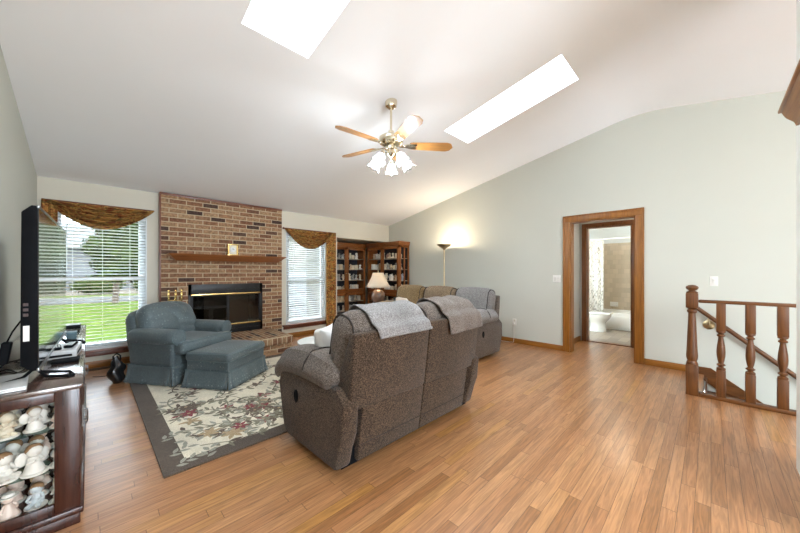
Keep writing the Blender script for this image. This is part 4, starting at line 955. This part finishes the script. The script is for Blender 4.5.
def small_fig(kind, h):
    bm = B()
    if kind == 0:   # standing child
        add_lathe(bm, [(.25, 0), (.26, .05), (.22, .07), (.20, .2), (.15, .42), (.12, .58), (.07, .62)], 10); add_ball(bm, (0, 0, .76), (.19, .18, .2), 10); add_ball(bm, (.14, -.08, .45), (.07, .09, .12), 8); add_ball(bm, (-.14, -.08, .45), (.07, .09, .12), 8)
    elif kind == 1: # mug
        add_lathe(bm, [(.28, 0), (.30, .04), (.30, .75), (.27, .75), (.26, .08), (0, .06)], 14); add_tube(bm, [(.28, 0, .6), (.45, 0, .55), (.45, 0, .25), (.28, 0, .18)], .045, 6)
    elif kind == 2: # seated figure
        add_ball(bm, (0, 0, .16), (.32, .28, .17), 10); add_ball(bm, (0, .04, .40), (.17, .16, .24), 10); add_ball(bm, (0, 0, .72), (.19, .19, .2), 10); add_ball(bm, (.12, -.2, .15), (.08, .2, .09), 8); add_ball(bm, (-.12, -.2, .15), (.08, .2, .09), 8)
    elif kind == 3: # cottage
        add_box(bm, -.3, .3, -.2, .2, 0, .5, .03); add_prism(bm, [(-.38, .46), (.38, .46), (0, .88)], -.24, .24, 'y'); add_box(bm, .12, .22, -.05, .05, .6, .98)
    elif kind == 4: # urn
        add_lathe(bm, [(.16, 0), (.18, .05), (.1, .12), (.27, .4), (.29, .55), (.16, .75), (.14, .85), (.2, .93), (0, .93)], 14)
    else:           # bird on a stump
        add_lathe(bm, [(.26, 0), (.22, .3), (.24, .36), (0, .38)], 10); add_ball(bm, (0, 0, .55), (.16, .28, .2), 10); add_ball(bm, (0, -.22, .77), (.12, .13, .13), 8); add_ball(bm, (0, .3, .5), (.06, .2, .06), 8)
    xf(bm.verts, Matrix.Scale(h, 4)); return bm
KN = ['child', 'mug', 'seated figure', 'cottage', 'urn', 'bird']
SN = {.12: 'bottom', .30: 'second lowest', .53: 'third lowest', .80: 'middle', 1.05: 'third highest', 1.31: 'second highest', 1.57: 'topmost'}
FIGM = {}
def figure(kind, mi):
    if (kind, mi) not in FIGM:
        o = link('ornament', small_fig(kind, .15), M_FIGS[mi]); FIGM[kind, mi] = o; return o
    o = FIGM[kind, mi].copy(); COL.objects.link(o); return o
CW = ['ivory', 'white', 'tan', 'blue', 'rose', 'grey']
fr_ = random.Random(21)
def fill(t, w_, which, depth=.345, xr=None):
    mt = T(*t.location) @ RZ(t.rotation_euler.z); used = {}
    for z in SHZ[1:]:
        x = -w_/2+.075; hi = w_/2-.07
        while x < hi:
            k = fr_.choice((0, 0, 1, 1, 2, 3, 4, 5)); m_ = fr_.choice((0, 0, 0, 1, 1, 1, 2, 2, 3, 4, 5))
            o = figure(k, m_); p = mt @ Vector((x, .14+fr_.uniform(-.03, .05), z+.0008)); o.location = p; o.rotation_euler = (0, 0, t.rotation_euler.z+fr_.uniform(-.5, .5)); s = fr_.uniform(.85, 1.25)
            o.scale = (s, s, s)
            tag(o, f'small {CW[m_]} {KN[k]} ornament on the {SN[z]} glazed shelf of the {which} cabinet', 'ornament', f'{CW[m_]} {KN[k]} ornaments, {SN[z]} shelf, {which} cabinet')
            x += fr_.uniform(.090, .112)
tA = bookcase('oak glazed display cabinet set back inside the wall alcove', 1.16, (4.385, 6.19, 0), 0)
tB = bookcase('oak glazed display cabinet against the right wall with glass end panel', 1.14, (4.945, 5.553, 0), -PI/2, True)
fill(tA, 1.16, 'alcove'); fill(tB, 1.14, 'right wall')

# ------------------------------------------------------------------ lamps
t = thing('end_table', 'dark wooden end table carrying the table lamp', 'table', (4.17, 4.86, 0))
bm = B(); add_box(bm, -.26, .26, -.26, .26, .46, .49, .008); link('tabletop', bm, M_CABX, t)
for x in (-.22, .22):
    for y in (-.22, .22):
        bm = B(); add_box(bm, x-.022, x+.022, y-.022, y+.022, 0, .46, .004); link('leg', bm, M_CABZ, t)
bm = B(); add_box(bm, -.22, .22, -.22, .22, .38, .46); link('apron', bm, M_CABX, t)
t = thing('table_lamp', 'bulbous brown ceramic table lamp with cream bell shade', 'lamp', (4.17, 4.80, .4905))
bm = B(); add_lathe(bm, [(.08, 0), (.085, .015), (.06, .03), (.05, .06), (.08, .12), (.125, .19), (.145, .26), (.135, .33), (.09, .38), (.055, .40), (.05, .43), (.06, .44), (.02, .45)], 32); link('base', bm, mat('mottled_brown_glaze', (.15, .085, .055), .3, var=.4, scale=14, coat=.3), t)
bm = B(); add_lathe(bm, [(.012, .44), (.012, .60)], 10); add_tube(bm, [(0, -.0, .47), (.07, 0, .52), (.06, 0, .70), (0, 0, .755)], .003, 6); add_tube(bm, [(0, 0, .47), (-.07, 0, .52), (-.06, 0, .70), (0, 0, .755)], .003, 6); add_lathe(bm, [(.008, .75), (.012, .775), (.008, .80), (0, .81)], 10); link('stem', bm, M_ABRASS, t)
bm = B(); pr = [(.252, .452), (.215, .50), (.172, .58), (.135, .66), (.108, .745)]
for k in range(len(pr)-1):
    pass
rg = []
for r, z in pr: rg.append([bm.verts.new(((r*(1+.018*math.cos(8*2*PI*i/48)))*math.cos(2*PI*i/48), (r*(1+.018*math.cos(8*2*PI*i/48)))*math.sin(2*PI*i/48), z)) for i in range(48)])
for a, b_ in zip(rg, rg[1:]):
    for i in range(48): bm.faces.new((a[i], a[(i+1) % 48], b_[(i+1) % 48], b_[i]))
shd = solid(link('lamp_shade', bm, M_LAMPSH, t, angle=80), .002)
bm = B(); add_ball(bm, (0, 0, .60), (.03, .03, .045)); link('bulb', bm, glow('warm_bulb', (1, .8, .55), 12), t)
lamp('table_lamp_light', 'POINT', (4.17, 4.80, 1.09), 9, (1, .78, .52), .05)
t = thing('floor_lamp', 'tall torchiere floor lamp with brass dish behind the sofa', 'floor lamp', (4.95, 3.72, 0))
bm = B(); add_lathe(bm, [(.13, 0), (.135, .012), (.12, .022), (.03, .035), (.014, .05)], 28); link('base', bm, M_NICKEL, t)
bm = B(); add_lathe(bm, [(.0125, .04), (.0125, .8), (.015, .805), (.015, .83), (.0125, .835), (.0125, 1.70)], 14); link('pole', bm, M_ABRASS, t)
bm = B(); add_lathe(bm, [(.022, 1.69), (.03, 1.71), (.07, 1.73), (.125, 1.765), (.15, 1.79), (.147, 1.792), (.12, 1.772), (.06, 1.745), (0, 1.74)], 36); link('dish', bm, M_ABRASS, t)
bm = B(); add_ball(bm, (0, 0, 1.77), (.04, .015, .015)); link('bulb', bm, glow('torchiere_bulb', (1, .9, .74), 10), t)
lamp('floor_lamp_light', 'POINT', (4.95, 3.72, 1.805), 21, (1, .82, .60), .04)

# ------------------------------------------------------------------ ceiling fan
FC = Vector((2.292, 2.428, 0)); FZ = cz(2.428)
t = thing('ceiling_fan', 'brass ceiling fan with five oak blades and glass tulip lights', 'ceiling fan', (FC.x, FC.y, 0))
M_FBR = mat('fan_brass', (.70, .62, .47), .18, metal=1, var=.08)
bm = B(); add_lathe(bm, [(.066, FZ+.02), (.066, FZ-.025), (.058, FZ-.05), (.034, FZ-.068), (.024, FZ-.074)], 28); link('canopy', bm, M_FBR, t)
bm = B(); add_lathe(bm, [(.012, FZ-.065), (.012, 2.70)], 14); add_lathe(bm, [(.03, 2.71), (.03, 2.76), (.012, 2.77)], 16); link('downrod', bm, M_FBR, t)
bm = B(); add_lathe(bm, [(.03, 2.72), (.10, 2.705), (.125, 2.69), (.13, 2.645), (.12, 2.625), (.09, 2.61), (.05, 2.605), (.05, 2.59), (.062, 2.585), (.062, 2.56), (.045, 2.55), (.03, 2.54)], 32); link('motor_housing', bm, M_FBR, t)
M_BLADE = wood('fan_blade_oak', (.30, .13, .035), (.46, .22, .06), rough=.3, axis='x', scale=5)
R_, D_ = Vector((math.sqrt(.5), -math.sqrt(.5), 0)), Vector((math.sqrt(.5), math.sqrt(.5), 0))
for k, adeg in enumerate((5, 77, 149, 221, 293)):
    a = math.radians(adeg); dv = R_*math.cos(a)+D_*math.sin(a); an = math.atan2(dv.y, dv.x)
    mt = T(0, 0, 2.61) @ RZ(an) @ RX(math.radians(-13))
    bm = B(); pl = [(.20, -.045), (.24, -.058), (.60, -.072), (.645, -.055), (.672, 0), (.645, .055), (.60, .072), (.24, .058), (.20, .045)]
    add_prism(bm, pl, -.004, .004, 'z', mtx=None); bl = link('blade', bm, M_BLADE, t); bl.location = (0, 0, 2.61); bl.rotation_euler = (RZ(an) @ RX(math.radians(-13))).to_euler()
    bm = B(); add_box(bm, .09, .16, -.018, .018, -.016, -.006, .003); add_prism(bm, [(.15, -.018), (.20, -.04), (.27, -.042), (.285, -.02), (.25, 0), (.285, .02), (.27, .042), (.20, .04), (.15, .018)], -.011, -.005, 'z'); link('blade_bracket', bm, M_FBR, bl)
def tulip_glass():
    m = bpy.data.materials.new('tulip_glass'); m.use_nodes = True; nt = m.node_tree; L = nt.links.new; nt.nodes.clear()
    o = N(nt, 'ShaderNodeOutputMaterial'); tr = N(nt, 'ShaderNodeBsdfTransparent'); tl = N(nt, 'ShaderNodeBsdfTranslucent'); gl = N(nt, 'ShaderNodeBsdfGlossy'); gl.inputs['Roughness'].default_value = .12
    lw = N(nt, 'ShaderNodeLayerWeight'); lw.inputs[0].default_value = .45; m1 = N(nt, 'ShaderNodeMixShader'); m2 = N(nt, 'ShaderNodeMixShader'); m1.inputs[0].default_value = .3
    wv = N(nt, 'ShaderNodeTexNoise'); wv.inputs['Scale'].default_value = 40
    L(tr.outputs[0], m1.inputs[1]); L(tl.outputs[0], m1.inputs[2]); L(lw.outputs['Facing'], m2.inputs[0]); L(m1.outputs[0], m2.inputs[1]); L(gl.outputs[0], m2.inputs[2]); L(m2.outputs[0], o.inputs[0])
    return m
M_TUL = tulip_glass(); M_BULB = glow('fan_bulb', (1, .93, .82), 6)
bm = B(); add_lathe(bm, [(.03, 2.56), (.045, 2.55), (.05, 2.52), (.035, 2.50), (.02, 2.49), (.012, 2.47), (0, 2.465)], 24); add_tube(bm, [(.015, 0, 2.47), (.015, 0, 2.29)], .0015, 5); add_ball(bm, (.015, 0, 2.285), .006, 8); link('light_kit', bm, M_FBR, t)
for k in range(5):
    an = math.radians(-45-90+36+72*k); c, s = math.cos(an), math.sin(an)
    bm = B(); add_tube(bm, [(.04*c, .04*s, 2.53), (.09*c, .09*s, 2.545), (.125*c, .125*s, 2.53), (.135*c, .135*s, 2.50)], .007, 8)
    ax = T(.135*c, .135*s, 2.50) @ RZ(an) @ RY(math.radians(180-32))
    add_lathe(bm, [(.02, -.005), (.024, .015), (.018, .035)], 14, ax); arm = link('lamp_arm', bm, M_FBR, t)
    bm = B(); rg = []
    for r, z in ((.024, .02), (.04, .045), (.052, .075), (.056, .10), (.066, .13), (.078, .145)):
        rg.append([bm.verts.new(ax @ Vector((r*(1+.05*max(0, (z-.06)/.085)*math.cos(6*2*PI*i/36))*math.cos(2*PI*i/36), r*(1+.05*max(0, (z-.06)/.085)*math.cos(6*2*PI*i/36))*math.sin(2*PI*i/36), z+.006*max(0, (z-.06)/.085)*math.cos(6*2*PI*i/36)))) for i in range(36)])
    for a_, b_ in zip(rg, rg[1:]):
        for i in range(36): bm.faces.new((a_[i], a_[(i+1) % 36], b_[(i+1) % 36], b_[i]))
    solid(link('tulip_shade', bm, M_TUL, arm, angle=80), .002)
    bm = B(); add_lathe(bm, [(.012, .02), (.014, .04), (.024, .07), (.026, .085), (.018, .105), (0, .112)], 14, ax); link('bulb', bm, M_BULB, arm)
    p = ax @ Vector((0, 0, .125)); lamp('fan_light', 'POINT', (FC.x+p.x, FC.y+p.y, p.z), 13, (.87, .945, 1.0), .03)

# ------------------------------------------------------------------ media console with figurines
CX0, CX1, CY0, CY1, CYM = -.425, -.03, 2.225, 4.62, 2.98
t = thing('display_console', 'dark cherry console cabinet with glass end full of white figurines', 'cabinet', (0, 0, 0))
def unit(t, y0, y1, glass_end):
    bm = B(); add_box(bm, CX0, CX1, y0, y1, .0, .055, .004); add_box(bm, CX0, CX1+.012, y0-.014, y1, .055, .085, .006); link('plinth', bm, M_CHERRY, t)
    bm = B(); add_box(bm, CX0-.005, CX1+.012, y0-.018, y1-.001, .672, .70, .009); link('top_board', bm, M_CHERRYT, t)
    bm = B(); add_box(bm, CX0, CX0+.015, y0+.004, y1, .087, .670); add_box(bm, CX0+.004, CX1-.004, y1-.018, y1, .087, .670)
    if not glass_end: add_box(bm, CX0, CX1, y0, y0+.018, .085, .672)
    add_box(bm, CX0+.004, CX1-.005, y0+.005, y1-.002, .0855, .115); add_box(bm, CX0+.004, CX1-.005, y0+.005, y1-.002, .655, .6715); link('carcass', bm, M_CHERRY, t)
    if glass_end:
        bm = B(); ya, yb = y0, y0+.022
        add_box(bm, CX1-.088, CX1, ya, yb, .085, .672, .004); add_box(bm, CX0, CX0+.06, ya, yb, .085, .672, .004); add_box(bm, CX0+.06, CX1-.088, ya, yb, .625, .672, .003); add_box(bm, CX0+.06, CX1-.088, ya, yb, .085, .133, .003)
        e_ = link('end_frame', bm, M_CHERRY, t); bm = B(); add_box(bm, CX0+.05, CX1-.08, ya+.009, ya+.013, .12, .635); link('glass_pane', bm, M_GLASS, e_)
        for z in (.288, .484):
            bm = B(); add_box(bm, CX0+.016, CX1-.03, y0+.03, y1-.02, z-.006, z); link('glass_shelf', bm, M_GSH, t)
    n = 2; dw = (y1-y0)/n
    for i in range(n):
        a, b_ = y0+dw*i+.004, y0+dw*(i+1)-.004; bm = B(); f = .06
        for q in ((a, a+f, .095, .66), (b_-f, b_, .095, .66), (a, b_, .095, .15), (a, b_, .605, .66)): add_box(bm, CX1-.022, CX1, q[0], q[1], q[2], q[3], .004)
        d = link('door', bm, M_CHERRY, t)
        bm = B(); add_box(bm, CX1-.014, CX1-.010, a+f-.006, b_-f+.006, .14, .615); link('glass_pane' if glass_end else 'door_panel', bm, M_GLASS if glass_end else M_CHERRY, d)
        yh = b_-.03 if i == 0 else a+.03
        bm = B(); add_puff(bm, (CX1+.004, yh, .41), (.006, .02, .10), .003); add_tube(bm, [(CX1+.006, yh, .44), (CX1+.022, yh, .435), (CX1+.024, yh, .39), (CX1+.018, yh, .375), (CX1+.008, yh, .385)], .004, 6); link('handle', bm, mat('pewter', (.33, .33, .33), .35, metal=1), d)
M_GSH = glass('shelf_glass', (.55, .68, .64), .05)
unit(t, CY0, CYM, True)
t2 = thing('media_console', 'dark cherry cabinet with solid doors under the window end of the television', 'cabinet', (0, 0, 0)); unit(t2, CYM+.024, CY1, False)
M_BISQ = [mat('bisque_white', (.80, .78, .72), .35, var=.05, scale=20), mat('bisque_blue', (.62, .68, .70), .35, var=.08, scale=20), mat('bisque_pink', (.78, .64, .55), .35, var=.08, scale=20), mat('bisque_cream', (.74, .67, .52), .35, var=.08, scale=20)]
M_HAIR = [mat('hair_yellow', (.62, .45, .22), .5, var=.2), mat('hair_brown', (.33, .19, .09), .5, var=.2), mat('hair_tan', (.5, .34, .2), .5, var=.2)]
def figurine(kind, m_, hm, label, group, loc, rz, s):
    bm = B()
    if kind == 0:   # kneeling child, hands together
        add_ball(bm, (0, .01, .03), (.036, .04, .03)); add_ball(bm, (0, .0, .06), (.026, .024, .035)); add_ball(bm, (0, -.006, .112), (.031, .03, .03), 16); add_tube(bm, [(.026, 0, .075), (.025, -.026, .06), (.004, -.036, .075)], .009, 8); add_tube(bm, [(-.026, 0, .075), (-.025, -.026, .06), (-.004, -.036, .075)], .009, 8); add_ball(bm, (.016, -.02, .014), (.014, .03, .013)); add_ball(bm, (-.016, -.02, .014), (.014, .03, .013))
    elif kind == 1: # girl in a wide dress
        add_lathe(bm, [(.05, 0), (.052, .008), (.046, .02), (.03, .05), (.02, .075), (.017, .085), (.009, .09)], 18); add_ball(bm, (0, -.004, .115), (.03, .029, .03), 16); add_tube(bm, [(.018, 0, .08), (.034, -.015, .062), (.02, -.032, .056)], .008, 8); add_tube(bm, [(-.018, 0, .08), (-.036, -.01, .06), (-.04, -.012, .045)], .008, 8)
    elif kind == 2: # seated child with legs out
        add_ball(bm, (0, .005, .03), (.034, .03, .032)); add_ball(bm, (0, .006, .06), (.024, .022, .03)); add_ball(bm, (0, 0, .105), (.03, .029, .03), 16); add_tube(bm, [(.016, -.01, .02), (.02, -.045, .016), (.022, -.05, .03)], .012, 8); add_tube(bm, [(-.016, -.01, .02), (-.02, -.045, .016), (-.022, -.05, .03)], .012, 8); add_tube(bm, [(.024, 0, .07), (.034, -.02, .05), (.018, -.034, .042)], .008, 8); add_tube(bm, [(-.024, 0, .07), (-.034, -.02, .05), (-.018, -.034, .042)], .008, 8)
    else:           # angel with wings
        add_lathe(bm, [(.038, 0), (.04, .008), (.03, .04), (.02, .075), (.01, .085)], 18); add_ball(bm, (0, -.004, .11), (.029, .028, .029), 16)
        for sd in (1, -1): add_ball(bm, (sd*.035, .022, .075), (.024, .006, .034)); add_tube(bm, [(sd*.018, 0, .075), (sd*.026, -.022, .062), (sd*.005, -.032, .07)], .008, 8)
    add_ball(bm, (0, -.036 if kind != 1 else -.034, {0: .108, 1: .111, 2: .101, 3: .106}[kind]), .004, 8)
    xf(bm.verts, Matrix.Scale(s, 4)); o = link('figurine', bm, M_BISQ[m_]); o.location = loc; o.rotation_euler = (0, 0, rz); tag(o, label, 'figurine', group)
    hz = {0: .112, 1: .115, 2: .105, 3: .11}[kind]; bm = B(); add_ball(bm, (0, .004, hz+.006), (.032, .03, .028), 14)
    if kind == 1: add_lathe(bm, [(.046, 0), (.046, .004), (.03, .006), (.026, .02), (0, .026)], 20, T(0, 0, hz+.014))
    xf(bm.verts, Matrix.Scale(s, 4)); link('hair' if kind != 1 else 'bonnet', bm, M_HAIR[hm] if kind != 1 else M_BISQ[3 if m_ == 0 else 0], o)
    bm = B(); add_lathe(bm, [(.048, 0), (.05, .004), (.046, .009), (0, .009)], 18, T(0, -.006, -.009+.009) @ Matrix.Diagonal((1, 1.05, 1, 1))); xf(bm.verts, Matrix.Scale(s, 4)); link('base', bm, M_BISQ[0], o)
    return o
KD = ['kneeling child', 'girl in a bonnet', 'seated child', 'winged angel']; cw = ['white', 'pale blue', 'blush pink', 'cream']
fg = random.Random(4)
for zi, (z, zn, hmax) in enumerate(((.1155, 'bottom', .165), (.2885, 'middle', .19), (.4845, 'top', .165))):
    for r_ in range(3):
        xs_ = [-.10, -.185, -.27, -.355]
        for ci, x in enumerate(xs_):
            k = (0, 2, 1, 3, 2, 0, 3, 2, 0, 1, 2, 3)[(ci+zi*5+r_*4) % 12]; m_ = fg.choice((0, 0, 0, 1, 2, 3)); s = hmax/.145*fg.uniform(.80, .92)*(1 if k != 1 else .95)*.80
            rw_ = ['front', 'second', 'rear'][r_]; pos = ['nearest the corner post', 'second from the corner post', 'third from the corner post', 'farthest from the corner post'][ci]
            figurine(k, m_, fg.randrange(3), f'{cw[m_]} {KD[k]} figurine {pos}, {rw_} row, {zn} shelf', 'figurines in the glass ended console', (x+fg.uniform(-.008, .008), CY0+.085+r_*.125+fg.uniform(-.015, .015), z), fg.uniform(-.5, .7), s)

# ------------------------------------------------------------------ television and things on the console
t = thing('television', 'large flat screen television on the console, seen nearly edge on', 'television', (-.156, 3.0, .70), math.radians(-1.9)); hy = .665
bm = B(); add_prism(bm, [(0, .066), (0, .875), (-.02, .876), (-.052, .84), (-.056, .10), (-.02, .066)], -hy, hy, 'y', bev=.004); link('housing', bm, M_BLACK, t)
bm = B(); add_box(bm, .0005, .003, -hy+.012, hy-.012, .084, .864); link('screen', bm, M_SCREEN, t)
M_BEZ = mat('dark_silver', (.33, .34, .35), .3, metal=1)
for z0_, z1_ in ((.062, .078), (.866, .877)):
    bm = B(); add_box(bm, -.004, .006, -hy, hy, z0_, z1_, .002); link('bezel', bm, M_BEZ, t)
for y in (-hy+.13, hy-.16):
    bm = B(); add_tube(bm, [(-.02, y, .08), (-.018, y, .05), (.02, y-.04, .012), (.105, y-.09, .007), (.118, y-.075, .007), (.10, y+.02, .007), (.0, y+.0, .03), (-.018, y, .05)], .0075, 8); add_tube(bm, [(-.02, y, .06), (-.06, y-.03, .02), (-.16, y-.09, .007)], .0075, 8); link('stand', bm, M_BLACK, t)
bm = B(); add_box(bm, -.046, -.026, -hy-.0015, -hy, .215, .29); link('sticker', bm, M_WHITE, t)
bm = B()
for k, z in enumerate((.335, .36, .385)): add_box(bm, -.046, -.03, -hy-.003, -hy, z, z+.014)
link('ports', bm, mat('port_grey', (.05, .025, .025), .4), t)
t = thing('cable_box', 'silver cable box standing on the console beside the television', 'cable box', (-.115, 3.02, .7005), math.radians(-4))
bm = B(); add_puff(bm, (0, 0, .03), (.14, .30, .05), .008); link('case', bm, mat('silver_plastic', (.50, .51, .52), .35, var=.04), t)
bm = B(); add_box(bm, -.05, .05, -.1508, -.149, .018, .032); add_box(bm, .0690, .0712, -.12, .10, .02, .036); link('display', bm, M_BLACK, t)
bm = B(); add_box(bm, -.06, .06, -.13, .13, 0, .006); link('feet', bm, M_BLACK, t)
for i, (x, y, a, lb) in enumerate(((-.15, 2.98, 5, 'black remote control on the cable box, on its television side'), (-.085, 3.02, -8, 'black remote control on the cable box, on its room side'))):
    t = thing('remote_control', lb, 'remote control', (x, y, .757), math.radians(a)); bm = B(); add_puff(bm, (0, 0, .009), (.045, .16, .017), .008); link('shell', bm, M_BLACK, t)
    bm = B()
    for r_ in range(6):
        for c_ in (-1, 0, 1): add_box(bm, c_*.012-.004, c_*.012+.004, -.06+r_*.02-.004, -.06+r_*.02+.004, .0165, .019)
    link('buttons', bm, M_NICKEL, t)
t = thing('laptop', 'closed silver laptop lying on the near end of the console', 'laptop', (-.325, 2.40, .7005), math.radians(4))
bm = B(); add_puff(bm, (0, 0, .006), (.22, .31, .011), .005); link('base', bm, mat('silver_alu', (.62, .63, .64), .3, metal=.6), t); bm = B(); add_puff(bm, (0, 0, .0155), (.22, .31, .007), .0035); link('lid', bm, mat('silver_lid', (.70, .71, .72), .35, metal=.4), t)
t = thing('media_player', 'thin black media player lying in front of the cable box', 'media player', (-.10, 2.80, .7005)); bm = B(); add_puff(bm, (0, 0, .008), (.12, .10, .014), .005); link('case', bm, M_BLACK, t)
t = thing('router', 'small black router at the window end of the console', 'router', (-.12, 4.42, .7005)); bm = B(); add_puff(bm, (0, 0, .02), (.13, .19, .036), .01); link('case', bm, M_BLACK, t)
bm = B(); add_box(bm, -.062, .062, -.085, .085, .0385, .0395); link('lid', bm, mat('grey_plastic', (.3, .31, .32), .4), t)
t = thing('coaster_box', 'small teal box on the console under the television', 'box', (-.10, 3.7, .7005)); bm = B(); add_puff(bm, (0, 0, .03), (.06, .09, .06), .006); link('body', bm, mat('teal_card', (.05, .10, .12), .5), t)
bm = B(); add_box(bm, -.031, .031, -.046, .046, .048, .062, .004); link('lid', bm, mat('teal_lid', (.06, .13, .16), .5), t)
t = thing('power_adapter', 'black power adapter hanging by its cable beside the television back', 'adapter', (-.30, 2.52, .84)); bm = B(); add_puff(bm, (0, 0, 0), (.035, .05, .11), .008, mtx=RY(math.radians(8))); link('brick', bm, M_BLACK, t)
bm = B(); add_tube(bm, [(.005, 0, .05), (.02, .03, .10), (.06, .06, .18)], .004, 6); add_tube(bm, [(0, 0, -.05), (-.03, -.02, -.09), (-.09, -.02, -.12), (-.12, .1, -.13)], .004, 6); link('cable', bm, M_BLACK, t)
def cable(label, pts, r=.0035, m=M_BLACK):
    P = []
    for i in range(len(pts)-1):
        p0, p1, p2, p3 = [Vector(pts[max(0, min(len(pts)-1, i+j))]) for j in (-1, 0, 1, 2)]
        for k in range(6):
            s = k/6; P.append(.5*((2*p1)+(-p0+p2)*s+(2*p0-5*p1+4*p2-p3)*s*s+(-p0+3*p1-3*p2+p3)*s**3))
    P.append(Vector(pts[-1])); bm = B(); add_tube(bm, P, r, 6); tag(link('cable', bm, m), label, 'cable')
Z = .7045
cable('black cable looping over the console behind the television', [(-.40, 2.6, Z), (-.33, 2.78, Z), (-.27, 2.66, Z), (-.25, 2.86, Z), (-.32, 3.0, Z), (-.24, 3.2, Z), (-.28, 3.4, Z)])
cable('black cable running from the wall to the console edge', [(-.432, 2.45, .95), (-.42, 2.55, .80), (-.40, 2.68, Z+.003), (-.36, 2.80, Z), (-.38, 2.95, Z), (-.30, 3.05, Z)])
cable('black cord lying on the floor below the left window', [(.03, 5.2, .004), (.09, 5.15, .004), (.2, 5.12, .004), (.3, 5.2, .004)], .003)

# ------------------------------------------------------------------ switches and outlets
M_PLATE = mat('plate_white', (.80, .79, .75), .35, var=.02)
def plate(name, label, y, z, n, kind, wdt=.075):
    W_ = .07+.046*(n-1); t = thing(name, label, 'switch' if kind == 's' else 'outlet', (XR, y, z)); bm = B(); add_puff(bm, (-.003, 0, 0), (.006, W_, .115), .003); link('wall_plate', bm, M_PLATE, t)
    for i in range(n):
        yy = (i-(n-1)/2)*.046; bm = B()
        if kind == 's': add_box(bm, -.0085, -.005, yy-.016, yy+.016, -.033, .033, .002); add_box(bm, -.011, -.006, yy-.013, yy+.013, .002, .028, .002); link('rocker', bm, mat('rocker_white', (.74, .73, .69), .3), t)
        else:
            for zz in (-.028, .028): add_puff(bm, (-.0065, yy, zz), (.004, .034, .036), .002)
            link('receptacle', bm, mat('outlet_ivory', (.62, .58, .48), .4), t)
    return t
plate('light_switch', 'double white light switch left of the oak doorway', 1.75, 1.14, 2, 's'); plate('light_switch', 'single white light switch on the wall above the newel post', -.025, 1.14, 1, 's')
t = plate('outlet', 'low white wall outlet with a cord beside the sofa', 2.45, .37, 1, 'o')
bm = B(); add_puff(bm, (-.02, 0, -.028), (.022, .026, .026), .006); add_tube(bm, [(-.022, 0, -.04), (-.024, .005, -.12), (-.022, .0, -.25), (-.024, .01, -.355), (-.03, .12, -.362), (-.03, .35, -.362)], .0035, 6); link('plug_cord', bm, M_WHITE, t)
